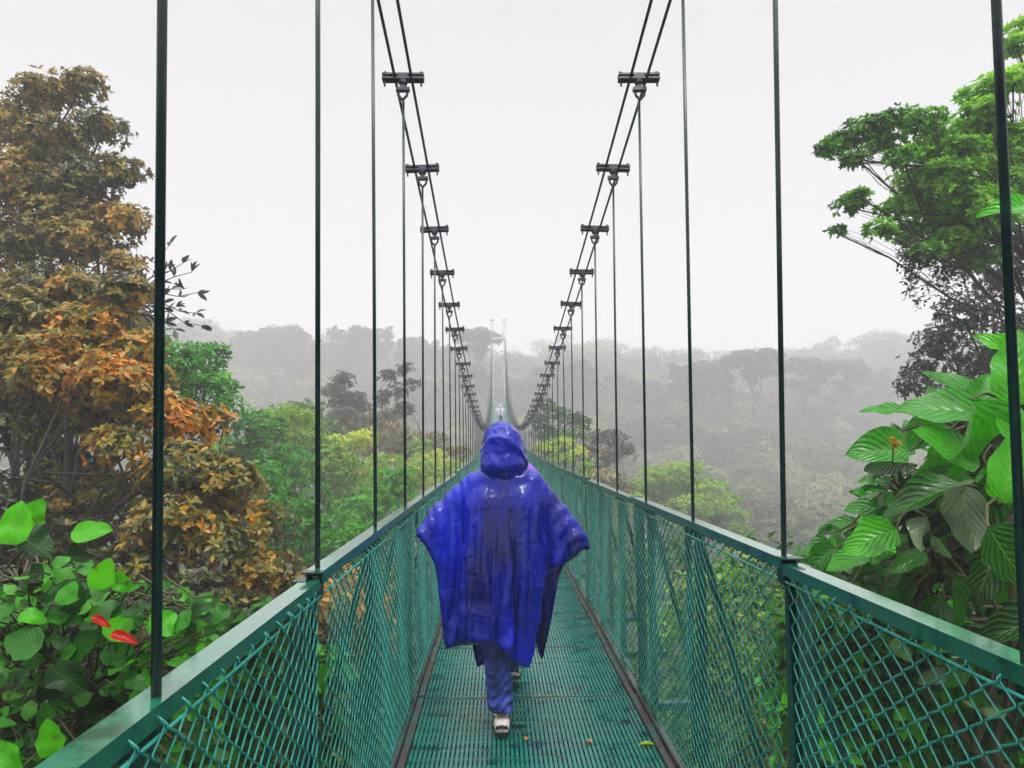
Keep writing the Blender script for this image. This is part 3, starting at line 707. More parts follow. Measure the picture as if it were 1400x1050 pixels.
def body_caps(stride, elb=(.40, -.02, 1.17), wri=(.17, .2, 1.2), elz=(1.17, 1.17)):
    c = [((-.07, 0, .93), (.07, 0, .93), .155), ((-.07, 0, 1.1), (.07, 0, 1.1), .145), ((-.09, .02, 1.28), (.09, .02, 1.28), .15), ((-.16, .02, 1.40), (.16, .02, 1.40), .078), ((0, .02, 1.42), (0, .04, 1.5), .08), ((-.08, .01, 1.43), (.08, .01, 1.43), .085)]
    for s, st in ((-1, stride[0]), (1, stride[1])):
        if elb[0] > .3: elb = (elb[0], elb[1], elz[s > 0])
        c += [((s*.17, .02, 1.40), (s*elb[0], elb[1], elb[2]), .066), ((s*elb[0], elb[1], elb[2]), (s*wri[0], wri[1], wri[2]), .056), ((s*.09, 0, .86), (s*.085+st[4]*.5, st[0], st[1]), .125), ((s*.085+st[4]*.5, st[0], st[1]), (s*.077+st[4], st[2], st[3]), .11)]
    return c

def hood_mesh(name, mat, root, seed=3, sc_=1.0):
    nu, nv = 72, 56; V = []
    for j in range(nv+1):
        t_ = j/nv                                       # crown .. collar
        ph = t_*math.pi*.86
        for i in range(nu):
            th = 2*math.pi*i/nu; sx, cyy = math.sin(th), math.cos(th)
            rx, ry = .121, .145
            z = 1.60+.158*math.cos(ph) if t_ < .62 else 1.60+.158*math.cos(.62*math.pi*.86) - (t_-.62)*.40
            rr = math.sin(min(ph, math.pi*.5)) if t_ < .62 else 1.0 + .10*math.sin(min(1, (t_-.62)/.2)*math.pi*.5) - .34*max(0, (t_-.76)/.24)**1.5
            pass
            V.append([rx*rr*sx, .03+ry*rr*cyy, z])
    V = np.array(V)
    d = V-np.array((0, .03, 1.58)); dn = unit(d)
    pass
    rdg = (1-np.abs(wob(V*np.array((1, 1, .55)), seed, 20)))**2; rdg2 = (1-np.abs(wob(V+.3, seed+5, 40)))**3
    amp = np.clip((1.765-V[:, 2])/.04, .4, 1)
    V = V + dn*((rdg*.018 + rdg2*.006 - .009)*amp)[:, None]
    V[:, 0] += -.014*np.clip((V[:, 2]-1.62)/.1, 0, 1)
    pk = np.clip((V[:, 2]-1.66)/.1, 0, 1); V[:, 0] *= 1-.16*pk; V[:, 2] += .012*pk
    Fq = []
    for j in range(nv):
        for i in range(nu):
            q = (j*nu+i, j*nu+(i+1) % nu, (j+1)*nu+(i+1) % nu, (j+1)*nu+i); c = V[list(q)].mean(0)
            if c[1] > .105 and 1.5 < c[2] < 1.70 and abs(c[0]) < .095: continue      # face opening, towards +y
            Fq.append(q)
    me = bpy.data.meshes.new(name); me.from_pydata(V.tolist(), [], Fq); me.polygons.foreach_set('use_smooth', [True]*len(Fq))
    o = link(name, me, root, mat=mat); md = o.modifiers.new('thickness', 'SOLIDIFY'); md.thickness = .0015
    s_ = o.modifiers.new('sub', 'SUBSURF'); s_.levels = 1; s_.render_levels = 1
    return o

PY = 3.9
ST = ((-.02, .50, -.06, .10, .055), (.30, .52, .62, .13, -.02))
per = make_person('person', 'walker from behind in a royal blue hooded rain poncho and jeans on the deck', (.03, PY, float(deck(PY))+.012), 0, ST, m_jean, elz=(1.17, 1.08))
cv, cf = cloth(.64, .83, .90, .0215, body_caps(ST, (.40, -.02, 1.18), elz=(1.17, 1.08))+[((-.07, -.04, .6), (-.05, -.02, .9), .17), ((.06, -.02, .6), (.05, 0, .9), .15)], rot=R(-10), steps=250, wind=(-.3, -.2, 0), fold=.05, low=.455, grips=[((-.50, -.05), (-.41, -.05, 1.235)), ((-.28, -.02), (-.235, 0, 1.405)), ((.50, -.05), (.41, -.05, 1.14)), ((.28, -.02), (.235, 0, 1.38))])
per.scale = (.96, .96, .955)
me = bpy.data.meshes.new('poncho'); me.from_pydata(cv.tolist(), [], cf); me.polygons.foreach_set('use_smooth', [True]*len(cf))
uvl = me.uv_layers.new(name='UVMap'); li_ = np.empty(len(me.loops), np.int32); me.loops.foreach_get('vertex_index', li_); uvl.data.foreach_set('uv', (CUV[li_]+5).astype(np.float32).ravel())
po = link('poncho', me, per, mat=m_poncho)
md = po.modifiers.new('sub', 'SUBSURF'); md.levels = 1; md.render_levels = 1
md = po.modifiers.new('thickness', 'SOLIDIFY'); md.thickness = .002
hood_mesh('hood', m_poncho, per).scale = (1.07, 1.03, 1.0)

# second walker ahead, mostly hidden
P2 = 6.3
per2 = make_person('person', 'walker in a purple jacket almost hidden ahead of the blue poncho', (.11, P2, float(deck(P2))+.012), 0, ((-.02, .5, -.1, .1, 0), (.2, .5, .4, .12, 0)), m_jean, arms_out=False)
V = {'hem': (0, 0, .86, .19, .16), 'waist': (0, 0, 1.08, .17, .14), 'chest': (0, .02, 1.3, .19, .14), 'top': (0, .02, 1.44, .11, .1), 'neck': (0, .03, 1.5, .075)}
E = [('hem', 'waist'), ('waist', 'chest'), ('chest', 'top'), ('top', 'neck')]
for s, k in ((-1, 'l'), (1, 'r')):
    V[k+'s'] = (s*.19, .02, 1.41, .08); V[k+'e'] = (s*.26, -.05, 1.12, .065); V[k+'w'] = (s*.245, .09, .94, .05); E += [('top', k+'s'), (k+'s', k+'e'), (k+'e', k+'w')]
skin_body(V, E, 'hem', 'jacket', 3, m_purple, per2, lambda c: .012*(1-np.abs(wob(c, 8, 22)))); hood_mesh('hood', m_purple, per2, 12); per2.scale = (.93, .93, .93)
# third walker far up the bridge
P3 = 60.0
per3 = make_person('person', 'distant figure in a pale hooded poncho near the foggy far end', (.25, P3, float(deck(P3))+.012), 0, ((-.02, .5, -.1, .1, 0), (.2, .5, .4, .12, 0)), m_black, arms_out=False)
cv, cf = cloth(.55, .8, .8, .06, body_caps(((0, .5, 0, .1, 0),)*2, (.25, -.05, 1.12), (.24, .12, .9)), steps=120, seed=4)
me = bpy.data.meshes.new('poncho'); me.from_pydata(cv.tolist(), [], cf); me.polygons.foreach_set('use_smooth', [True]*len(cf)); link('poncho', me, per3, mat=m_pale).modifiers.new('thickness', 'SOLIDIFY').thickness = .004
hood_mesh('hood', m_pale, per3, 21)

# ------------------------------------------------------------------ vegetation
def A(px, py, Yd): return tuple(at(px, py, Yd))
def clumps(lst):
    """(px, py, Y, radius px, flat, tint): a leafy mass the eye sees there, as a real ball of leaves at that distance"""
    o_ = []
    for q in lst:
        px, py, Yd, rp = q[:4]; r_ = rp/F*Yd; fl = q[4] if len(q) > 4 else .75
        o_.append((*A(px, py, Yd), r_, r_*fl) + ((q[5],) if len(q) > 5 else ()))
    return o_
def foot(px, Yd, dz=0):
    p = at(px, 700, Yd); return (p[0], p[1], float(ground(p[0], p[1]))-.2+dz)

# --- big olive-brown tree, upper left, part lost in mist
g = np.random.default_rng(11)
cl = []
for px, py, Yd, rp in ((60, 130, 15, 42), (110, 118, 15.3, 34), (20, 165, 15, 40), (140, 175, 15, 34), (70, 190, 14.6, 55), (160, 235, 14.5, 36), (110, 250, 14.4, 52), (30, 250, 14.2, 60), (165, 300, 14.2, 36), (110, 330, 14, 55), (30, 330, 14, 60), (-40, 260, 15, 70), (170, 365, 13.8, 30), (60, 400, 13.5, 60), (130, 405, 13.6, 42), (-30, 400, 14, 70), (-60, 160, 15.5, 60), (90, 300, 14.6, 70), (60, 220, 15, 60), (170, 440, 13.6, 40), (90, 440, 13.8, 60), (20, 460, 14, 70), (60, 500, 14.5, 90), (180, 520, 14.5, 60)):
    cl.append((px, py, Yd, rp, .62, .36+.16*g.random()))
make_tree('broadleaf_tree', 'tall olive and rust brown tree at the upper left, its top greyed by mist', 'tree', foot(10, 14.5), clumps(cl), lm_olive, tmpl_oval(.42, .05, .15), g, trunk=A(60, 180, 14.6), r0=.26, k=7, size=.125, dens=86, up=.5, fill=.5)
# --- orange-leaved tree in front of it
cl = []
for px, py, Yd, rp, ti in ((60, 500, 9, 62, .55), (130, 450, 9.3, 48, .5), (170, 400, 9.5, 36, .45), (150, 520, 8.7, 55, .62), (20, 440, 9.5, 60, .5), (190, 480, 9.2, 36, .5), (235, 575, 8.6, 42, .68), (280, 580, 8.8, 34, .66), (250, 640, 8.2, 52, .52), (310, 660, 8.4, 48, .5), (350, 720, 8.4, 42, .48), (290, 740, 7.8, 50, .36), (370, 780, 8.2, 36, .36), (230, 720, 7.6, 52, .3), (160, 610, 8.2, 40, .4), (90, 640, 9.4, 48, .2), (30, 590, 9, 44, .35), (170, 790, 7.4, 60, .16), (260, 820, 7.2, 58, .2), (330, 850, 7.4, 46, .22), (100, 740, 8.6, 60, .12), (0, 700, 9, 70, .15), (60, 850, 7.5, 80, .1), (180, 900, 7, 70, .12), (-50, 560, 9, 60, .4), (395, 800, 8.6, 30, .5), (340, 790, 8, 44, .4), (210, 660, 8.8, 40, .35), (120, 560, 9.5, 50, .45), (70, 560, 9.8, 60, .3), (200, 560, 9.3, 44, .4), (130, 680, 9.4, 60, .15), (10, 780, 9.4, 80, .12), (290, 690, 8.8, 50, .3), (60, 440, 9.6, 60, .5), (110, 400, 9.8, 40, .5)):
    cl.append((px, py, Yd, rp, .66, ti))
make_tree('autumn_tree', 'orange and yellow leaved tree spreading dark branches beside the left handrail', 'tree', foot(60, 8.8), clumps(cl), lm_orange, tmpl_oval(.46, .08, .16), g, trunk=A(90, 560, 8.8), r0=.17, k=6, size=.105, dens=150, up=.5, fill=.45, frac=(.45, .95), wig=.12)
# --- dark sprig with pointed leaves against the sky
root = thing('branching_sapling', 'dark slender sapling with pointed oval leaves against the white sky, right of the brown tree', 'sapling', foot(120, 10.6))
mb = MB(); Lv = Leaves(); b0 = np.array(foot(120, 10.6))
tips = [(232, 335), (225, 365), (262, 372), (252, 395), (270, 400), (240, 420), (268, 428), (275, 445), (225, 440), (250, 360), (215, 400), (238, 450)]
fork = np.array(A(165, 430, 10.6)); limb(mb, np.zeros(3), fork-b0, .05, .02, g, 0, 8, 6, .02)
for tx, ty in tips:
    p = np.array(A(tx, ty, 10.6+g.uniform(-.4, .4))); path = limb(mb, fork-b0, p-b0, .016, .005, g, .08, 6, 4, .05)
    for q in range(9):
        s_ = path[2+min(3, q//2)]; Lv.add(s_[None], unit(np.array([[g.normal(), g.normal()*.6, g.normal()*.8+.1]])+unit(p-fork)*.8), g.normal(size=(1, 3))+np.array((0, -.4, .6)), .16+.05*g.random(), .25+.3*g.random())
mb.build('stem', bk_dark, root, smooth=True); Lv.build('foliage', lm_dark, tmpl_oval(.36, .08, .1), root)
# --- bright green trees behind the orange one
make_tree('broadleaf_tree', 'bright green tree crown showing behind the orange leaves at left', 'tree', foot(240, 15), clumps([(245, 500, 15, 44, .7), (285, 490, 15.2, 30, .7), (290, 530, 14.8, 34, .7), (230, 545, 14.8, 44, .7), (310, 560, 14.6, 26, .7), (215, 470, 15.4, 24, .7)]), lm_green, tmpl_oval(.3, .06, .2), g, r0=.15, k=6, size=.17, dens=42, tint=.55, up=.5)

# --- middle distance canopy at the left: real trees growing down the valley side
mid_specs = [
 ('bushy green tree just past the orange tree', lm_green, 19, [(350, 590, 40), (330, 620, 44), (380, 640, 50), (345, 670, 50), (400, 690, 50), (410, 740, 50), (380, 760, 60), (440, 790, 50)], .5, .13),
 ('yellow-green tree between the first two left hangers', lm_lime, 26, [(370, 580, 34), (400, 575, 30), (420, 610, 44), (450, 640, 44), (390, 640, 44), (470, 680, 44)], .35, .15),
 ('olive green tree on the skyline of the left thicket', lm_mid, 34, [(400, 565, 22), (425, 562, 20), (410, 590, 30), (440, 592, 26), (380, 600, 26)], .55, .2),
 ('lime green tree beside the left handrail with low rounded crown', lm_green, 22, [(470, 730, 46), (500, 700, 46), (530, 690, 40), (520, 740, 44), (470, 770, 50), (560, 720, 30), (540, 660, 34)], .7, .13),
 ('pale lime tree with domed umbrella tops', lm_lime, 31, [(450, 612, 28), (485, 607, 24), (500, 600, 18), (530, 640, 30), (575, 640, 26), (560, 665, 34), (500, 655, 36), (470, 640, 30)], .75, .17),
 ('deep green bush filling the gap between the orange tree and the rail', lm_green, 14, [(400, 800, 40), (440, 760, 44), (420, 720, 36), (480, 740, 36), (390, 700, 36), (360, 650, 30)], .45, .11),
 ('yellowish bush below the far left hangers', lm_lime, 36, [(590, 628, 20), (610, 640, 20), (575, 612, 18), (600, 660, 26), (625, 640, 14)], .6, .17),
 ('brownish seeding thicket behind the lime tree', lm_brush, 42, [(440, 600, 24), (470, 585, 26), (500, 580, 26), (530, 590, 26), (560, 605, 24), (500, 610, 30), (545, 620, 26), (590, 605, 20), (610, 618, 16), (630, 618, 14)], .5, .2),
 ('dark olive tree poking above the brown thicket', lm_dark, 44, [(470, 520, 16), (455, 535, 14), (485, 545, 16), (470, 550, 20), (495, 560, 16), (470, 572, 22)], .7, .22),
 ('slender dark tree with open top in front of the misty ridge', lm_dark, 43, [(555, 505, 13), (530, 515, 14), (565, 525, 10), (545, 535, 14), (525, 545, 16), (550, 560, 16), (530, 572, 18)], .6, .2),
]
for n_, (lab, mt, Yd, cs, ti, sz) in enumerate(mid_specs):
    gg = np.random.default_rng(40+n_)
    cl2 = [(px, py, Yd*gg.uniform(.94, 1.06), rp, .62, ti+gg.normal()*.12) for px, py, rp in cs]
    xm = sum(c[0] for c in cs)/len(cs)
    make_tree('broadleaf_tree', lab, 'tree', foot(xm, Yd), clumps(cl2), mt, tmpl_small(.42), gg, r0=.16, k=6, size=sz*1.25, dens=34 if Yd < 30 else 20, up=.6, bk=bk_dark if mt is lm_dark else bk_grey, group='trees on the left valley side')
right_specs = [
 ('grey-green tree rising at the right cable foot', lm_mid, 40, [(745, 556, 15), (735, 575, 16), (765, 568, 18), (790, 575, 16), (750, 595, 22), (780, 600, 24), (760, 620, 26), (800, 580, 10)], .35, .2),
 ('yellow-green bush right of the blue hood', lm_lime, 34, [(745, 612, 14), (770, 606, 15), (790, 618, 14), (765, 630, 18), (800, 640, 18)], .7, .17),
 ('dark brown bare-looking tree above the right handrail', lm_brush, 42, [(815, 600, 18), (840, 600, 18), (855, 615, 16), (830, 625, 20), (800, 620, 16), (810, 645, 20)], .12, .2),
 ('pale scrubby tree behind the right handrail', lm_brush, 37, [(800, 650, 18), (830, 655, 20), (850, 665, 20), (820, 675, 22)], .7, .18),
]
for n_, (lab, mt, Yd, cs, ti, sz) in enumerate(right_specs):
    gg = np.random.default_rng(70+n_)
    cl2 = [(px, py, Yd*gg.uniform(.95, 1.05), rp, .62, ti+gg.normal()*.1) for px, py, rp in cs]
    make_tree('broadleaf_tree', lab, 'tree', foot(sum(c[0] for c in cs)/len(cs), Yd), clumps(cl2), mt, tmpl_small(.42), gg, r0=.16, k=6, size=sz*1.25, dens=17, up=.6, bk=bk_dark, group='trees behind the right handrail')
# layered tree, right
gg = np.random.default_rng(90); cl2 = []
for px, py, rp in ((905, 650, 24), (935, 642, 22), (880, 668, 22), (925, 668, 30), (965, 665, 24), (950, 690, 30), (985, 685, 22), (900, 690, 28), (1000, 705, 18), (970, 712, 28), (930, 715, 30), (880, 700, 24), (860, 680, 18), (1010, 725, 16)):
    cl2.append((px, py, 45*gg.uniform(.95, 1.05), rp*1.25, .36, .45+gg.normal()*.14))
make_tree('layered_tree', 'yellow-green tree with flat layered foliage below the right hangers', 'tree', foot(935, 45), clumps(cl2), lm_lime, tmpl_small(.4), gg, r0=.22, k=6, size=.24, dens=22, up=1.0, bk=bk_dark)

# --- right: tall tree with flat rosette boughs
g = np.random.default_rng(21); cl = []
for px, py, rp, ti in ((1150, 195, 26, .2), (1185, 175, 28, .25), (1225, 165, 28, .25), (1265, 165, 28, .28), (1130, 205, 18, .2), (1210, 200, 28, .2), (1165, 220, 18, .1), (1235, 215, 24, .3), (1275, 205, 30, .5), (1250, 245, 30, .6), (1300, 235, 36, .6), (1230, 285, 28, .6), (1275, 290, 34, .6), (1330, 280, 40, .5), (1160, 280, 22, .3), (1145, 318, 12, .2), (1175, 268, 16, .35), (1205, 315, 22, .4), (1240, 320, 24, .35), (1300, 330, 30, .3), (1345, 130, 34, .6), (1330, 180, 34, .6), (1380, 190, 40, .55), (1385, 110, 30, .6), (1390, 60, 22, .6), (1380, 260, 44, .45), (1430, 200, 60, .4), (1395, 35, 16, .7), (1290, 185, 30, .5), (1310, 205, 34, .5), (1255, 268, 34, .55), (1300, 262, 34, .55), (1290, 310, 34, .45), (1320, 320, 36, .4), (1350, 230, 40, .6), (1360, 300, 44, .4), (1345, 155, 34, .6), (1270, 345, 26, .25), (1330, 355, 34, .25)):
    cl.append((px, py, 10.5*g.uniform(.95, 1.06), rp, .52, ti+.14))
make_tree('rosette_tree', 'tall tree with flat boughs of small green leaf rosettes reaching in at the upper right', 'tree', foot(1520, 10.8), clumps(cl), lm_right, tmpl_oval(.42, .05, .1), g, trunk=A(1500, 300, 10.8), r0=.15, k=9, size=.088, dens=165, up=.9, a0=45, a1=80, fill=.35, frac=(.75, 1.0), wig=.05)
# hanging vine below it
root = thing('hanging_vine', 'thin vine with dark leaves dangling under the right hand boughs', 'vine', A(1290, 330, 10.3)); b0 = np.array(A(1290, 330, 10.3)); mb = MB(); Lv = Leaves()
for px, py, pe in ((1250, 330, 400), (1265, 340, 405), (1290, 345, 390), (1300, 350, 385), (1255, 345, 380), (1240, 300, 350), (1275, 350, 372), (1310, 345, 380), (1262, 335, 420), (1283, 340, 412), (1245, 330, 392), (1298, 340, 402), (1235, 335, 368), (1320, 345, 398)):
    a = np.array(A(px, py, 10.3))-b0; c = np.array(A(px+g.uniform(-8, 8), pe, 10.3))-b0; path = limb(mb, a, c, .006, .003, g, 0, 8, 4, .07)
    P = np.repeat(path, 5, 0)+g.normal(size=(40, 3))*.05; Lv.rosettes(P, np.tile((0, 0, -1.), (40, 1))+g.normal(size=(40, 3))*.5, 2, .075, g, .3)
mb.build('stem', bk_dark, root); Lv.build('foliage', lm_dark, tmpl_oval(.45, .06, .1), root)
# darker tree mass behind
cl = []
for px, py, rp, ti in ((1290, 470, 40, .3), (1260, 505, 32, .3), (1320, 430, 44, .25), (1370, 380, 50, .25), (1340, 500, 50, .2), (1390, 460, 60, .2), (1250, 530, 24, .4), (1310, 540, 44, .25), (1345, 345, 30, .3), (1400, 560, 70, .15), (1290, 580, 40, .2), (1420, 330, 50, .3), (1330, 600, 60, .15), (1400, 680, 70, .12), (1300, 680, 60, .12)):
    cl.append((px, py, 13.5*g.uniform(.95, 1.05), rp, .75, ti))
make_tree('broadleaf_tree', 'dark grey-leaved tree standing behind the rosette tree at right', 'tree', foot(1370, 13.8), clumps(cl), lm_dark, tmpl_oval(.42, .05, .12), g, trunk=A(1360, 440, 13.8), r0=.2, k=6, size=.105, dens=60, tint=.25, up=.2, fill=.45)

# --- right foreground: shrub with very large pleated leaves, each placed
g = np.random.default_rng(31); T_big = tmpl_big()
def plant(name, label, basep, leaves, mat, tmpl, extra, stem_r=.03, seed=0):
    gg = np.random.default_rng(seed); root = thing(name, label, 'shrub', tuple(basep)); b0 = np.array(basep); mb = MB(); Lv = Leaves()
    hub = [np.array(h_)-b0 for h_ in extra['hubs']]
    for h_ in hub: limb(mb, gg.normal(size=3)*.1*np.array((1, 1, 0)), h_, stem_r, stem_r*.5, gg, .03, 10, 7, .04)
    for (c, d, n, sz, ti) in leaves:
        c = np.array(c)-b0; d = unit(np.array(d, float)); base = c-d*sz*.5
        hb_ = min(hub, key=lambda q: np.linalg.norm(q-base)); limb(mb, hb_, base, stem_r*.35, stem_r*.16, gg, .1, 6, 5, .05)
        ix = ix+1 if 'ix' in dir() else 0; fl = -1 if (gg.random() < .16 and ix > 40) or ix in (12, 32) else 1; Lv.add(base[None], d[None]+gg.normal(size=(1, 3))*.06, np.array([n], float)*fl, sz, ti)
    mb.build('stem', bk_stem, root, smooth=True); Lv.build('foliage', mat, tmpl, root, smooth=True); return root
rgt = lambda a, b_=0, c=0: tuple(np.array(rt)*a + np.array((0, 0, 1))*b_ + np.array((0, 1, 0))*c)
big = []
# (px, py, Y, length px, direction right/up/forward, normal right/up/toward camera, tint)
for px, py, Yd, ln, dr, nr, ti in (
 (1205, 612, 3.6, 95, (-1, .12, -.1), (.1, .8, -.7), .55), (1290, 560, 3.7, 130, (-1, .1, .1), (0, .9, -.6), .6), (1310, 525, 4.0, 110, (-.8, .5, .2), (0, .9, -.5), .6),
 (1270, 665, 3.4, 120, (-1, -.05, -.2), (.1, .8, -.6), .3), (1300, 610, 3.6, 110, (-.7, .5, 0), (.3, .6, -.8), .75), (1345, 600, 3.5, 130, (.3, -1, 0), (.5, .2, -.9), .7),
 (1195, 690, 3.9, 75, (-1, .1, 0), (0, .9, -.5), .6), (1190, 735, 3.6, 90, (-1, -.3, -.1), (0, .7, -.8), .85), (1150, 715, 4.1, 60, (-1, .1, 0), (0, .8, -.6), .5),
 (1160, 765, 3.7, 70, (-1, -.35, 0), (0, .8, -.6), .75), (1388, 500, 3.5, 125, (-.1, 1, .1), (-.6, .3, -.8), .8), (1382, 635, 3.3, 125, (.2, 1, 0), (-.5, .3, -.9), .85),
 (1320, 710, 3.5, 110, (.05, -1, 0), (-.5, .3, -.9), .05), (1360, 700, 3.6, 130, (.1, -1, 0), (.3, .3, -.9), .35), (1340, 780, 3.3, 100, (-.6, -.6, 0), (.1, .8, -.5), .12),
 (1240, 770, 3.8, 70, (-.9, -.4, 0), (0, .8, -.5), .5), (1390, 280, 3.4, 90, (-1, .2, 0), (0, .7, -.8), .8), (1310, 830, 3.6, 110, (.2, -1, .1), (.3, .5, -.8), .4),
 (1270, 850, 3.7, 90, (-.5, -.9, 0), (.2, .6, -.8), .3), (1380, 770, 3.0, 130, (.5, -.9, 0), (-.3, .6, -.7), .3), (1395, 850, 3.1, 120, (-.9, -.3, 0), (0, .8, -.6), .15),
 (1120, 745, 4.4, 60, (-1, .2, 0), (0, .9, -.4), .45), (1215, 640, 3.9, 60, (-.8, -.6, 0), (0, .6, -.8), .2), (1345, 540, 3.9, 90, (.5, .8, 0), (0, .4, -.9), .7),
 (1250, 590, 3.9, 90, (-.9, -.4, .1), (.1, .4, -.9), .6), (1230, 700, 4.2, 80, (-.8, -.5, 0), (.1, .6, -.8), .4), (1275, 640, 4.0, 90, (-.4, -.9, 0), (.4, .4, -.9), .65), (1300, 660, 3.9, 90, (-.6, .3, 0), (.3, .4, -.9), .55),
 (1180, 790, 4.0, 70, (-.7, -.7, 0), (0, .6, -.8), .6), (1225, 812, 4.0, 64, (-.7, -.7, 0), (0, .6, -.8), .4), (1400, 590, 3.4, 120, (-.2, .9, 0), (-.3, .3, -.9), .75), (1375, 470, 3.8, 70, (-.6, .7, 0), (0, .4, -.9), .9),
 (1255, 730, 3.4, 60, (-.5, -.8, 0), (.3, .5, -.8), .05), (1215, 560, 4.1, 70, (-.9, .2, 0), (0, .7, -.7), .65), (1330, 645, 4.2, 120, (-.9, -.2, 0), (0, .5, -.9), .3), (1290, 700, 4.3, 120, (-.9, -.3, 0), (0, .5, -.9), .2), (1380, 720, 4.2, 140, (-.7, -.5, 0), (0, .5, -.9), .15)):
    big.append((A(px, py, Yd), rgt(*dr), rgt(*nr), ln/F*Yd*.88, ti))
for _ in range(640):
    px, py = g.uniform(1085, 1430), g.uniform(540, 1010)
    lim = 1240-(py-540)*.75 if py < 740 else 1088
    if px < lim+25 or (py > 800 and px < 1120+(py-800)*1.2): continue
    Yd = g.uniform(3.8, 5.0); d = g.normal(size=3)*np.array((1, .5, .7))-np.array((.4, 0, .15)); big.append((A(px, py, Yd), d, np.array((g.normal()*.4, -.45+g.normal()*.3, .8)), g.uniform(.09, .24), float(np.clip(g.normal(.5, .25), 0, 1))))
bp = foot(1420, 4.0)
plant('broad_leaved_shrub', 'shrub with very large glossy pleated green leaves crowding the right handrail', bp, big, lm_broad, T_big, {'hubs': [A(1370, 720, 3.9), A(1340, 600, 4.0), A(1400, 560, 3.8), A(1290, 760, 4.1), A(1240, 700, 4.2), A(1400, 860, 3.7)]}, .035, 5)
# orange-red flower cluster on it
root = thing('flower_cluster', 'small orange-red flower spray among the large leaves at right', 'flower', A(1222, 606, 3.45)); mb = MB(); Lv = Leaves(); limb(mb, (.06, .1, -.12), (0, 0, 0), .004, .003, g)
P = g.normal(size=(16, 3))*np.array((.018, .012, .014)); Lv.rosettes(P, g.normal(size=(16, 3)), 4, .017, g, .6); mb.build('stem', bk_stem, root); Lv.build('petals', lm_red, tmpl_small(.5), root)
# undergrowth on both sides below the rails: real shrubs with medium oval leaves
def bush(label, cs, Yd, mt, ti, sz, seed, base=None, tm=None, k=4, dens=120, nm='shrub', fill=.5, a0=35, a1=85):
    gg = np.random.default_rng(seed); cl2 = [(px, py, Yd*gg.uniform(.93, 1.07), rp, .8, ti+gg.normal()*.1) for px, py, rp in cs]
    return make_tree(nm, label, 'shrub', base or foot(sum(c[0] for c in cs)/len(cs), Yd), clumps(cl2), mt, tm or tmpl_big(.7, .1, .15, 4, 6), gg, r0=.05, k=k, size=sz, dens=dens, up=.5, bk=bk_stem, fill=fill, a0=a0, a1=a1, smooth=True)
bush('leafy dark green undergrowth seen through the right hand chain link', [(1150, 900, 80), (1230, 960, 90), (1330, 960, 90), (1200, 1040, 90), (1330, 1060, 100), (1130, 1000, 70), (1250, 860, 60)], 4.6, lm_shrub, .55, .12, 101, dens=110)
bush('green shrub with small leaves below the right rail joint', [(1110, 790, 40), (1100, 860, 50), (1160, 830, 50), (1090, 940, 60), (1210, 790, 40), (1240, 830, 50)], 6.2, lm_shrub, .5, .12, 102, dens=100)
bush('pale yellow-green bush in the middle of the right hand mesh', [(960, 820, 50), (1000, 790, 44), (1030, 850, 60), (980, 900, 60), (1040, 940, 60), (960, 980, 70), (900, 860, 40), (1010, 1030, 70)], 11, lm_lime, .6, .13, 103, dens=50, tm=tmpl_oval(.45), k=5)
bush('grey-green bush low behind the right hand posts', [(880, 780, 40), (920, 760, 36), (850, 820, 40), (900, 940, 60), (1060, 780, 36), (830, 740, 26)], 16, lm_mid, .5, .16, 104, dens=20, tm=tmpl_oval(.45), k=5)
# left foreground shrub with round leaves
g = np.random.default_rng(51); T_round = tmpl_big(.86, .1, .16)
lv = []
for px, py, Yd, ln, dr, nr, ti in (
 (20, 715, 3.0, 62, (-.1, 1, 0), (.1, .1, -1), .9), (48, 700, 3.2, 40, (.3, .9, 0), (0, .3, -.9), .8), (122, 730, 3.3, 52, (1, -.05, 0), (0, .75, -.7), .85), (138, 785, 3.0, 46, (.1, 1, 0), (.1, .2, -1), .95),
 (168, 795, 3.1, 34, (.8, -.2, 0), (0, .4, -.9), .8), (50, 742, 3.1, 52, (1, -.3, 0), (0, .95, -.3), .2), (40, 790, 3.1, 44, (-.9, -.3, 0), (.1, .9, -.5), .2), (92, 818, 3.0, 54, (.7, -.5, 0), (0, .9, -.5), .25),
 (70, 1008, 2.8, 52, (-.2, 1, 0), (-.1, .2, -1), .85), (12, 1035, 2.7, 52, (-.3, .8, 0), (0, .3, -.9), .8), (70, 840, 3.0, 60, (-1, -.1, 0), (0, .8, -.6), .55), (150, 840, 3.1, 50, (1, -.3, 0), (0, .8, -.6), .55), (185, 850, 3.2, 40, (1, .2, 0), (0, .6, -.8), .6),
 (110, 880, 3.0, 56, (-.8, -.5, 0), (0, .7, -.7), .4), (165, 895, 3.1, 50, (.8, -.5, 0), (0, .7, -.7), .5), (30, 880, 2.9, 56, (-1, .2, 0), (0, .7, -.7), .45), (90, 930, 2.9, 60, (.8, -.6, 0), (0, .8, -.6), .15), (220, 880, 3.4, 44, (.9, .2, 0), (0, .7, -.7), .6),
 (255, 875, 3.5, 40, (.8, .5, 0), (0, .5, -.9), .7), (280, 880, 3.6, 36, (.9, .3, 0), (0, .6, -.8), .65), (20, 940, 2.8, 56, (-.7, -.6, 0), (0, .8, -.6), .1), (180, 940, 3.1, 50, (.9, -.3, 0), (0, .7, -.7), .35)):
    lv.append((A(px, py, Yd), rgt(*dr), rgt(*nr), ln/F*Yd*.95, ti))
for _ in range(1150):
    px, py = g.uniform(-60, 300), g.uniform(740, 1080); 
    if py < 760+abs(px-110)*.32 or (px > 120 and py < 800): continue
    Yd = g.uniform(2.9, 4.3); d = g.normal(size=3)*np.array((1, .5, .55)); n_ = np.array((g.normal()*.4, -.5+g.normal()*.3, .8)); lv.append((A(px, py, Yd), d, n_, g.uniform(.05, .125), float(np.clip(g.normal(.5, .24), 0, 1))))
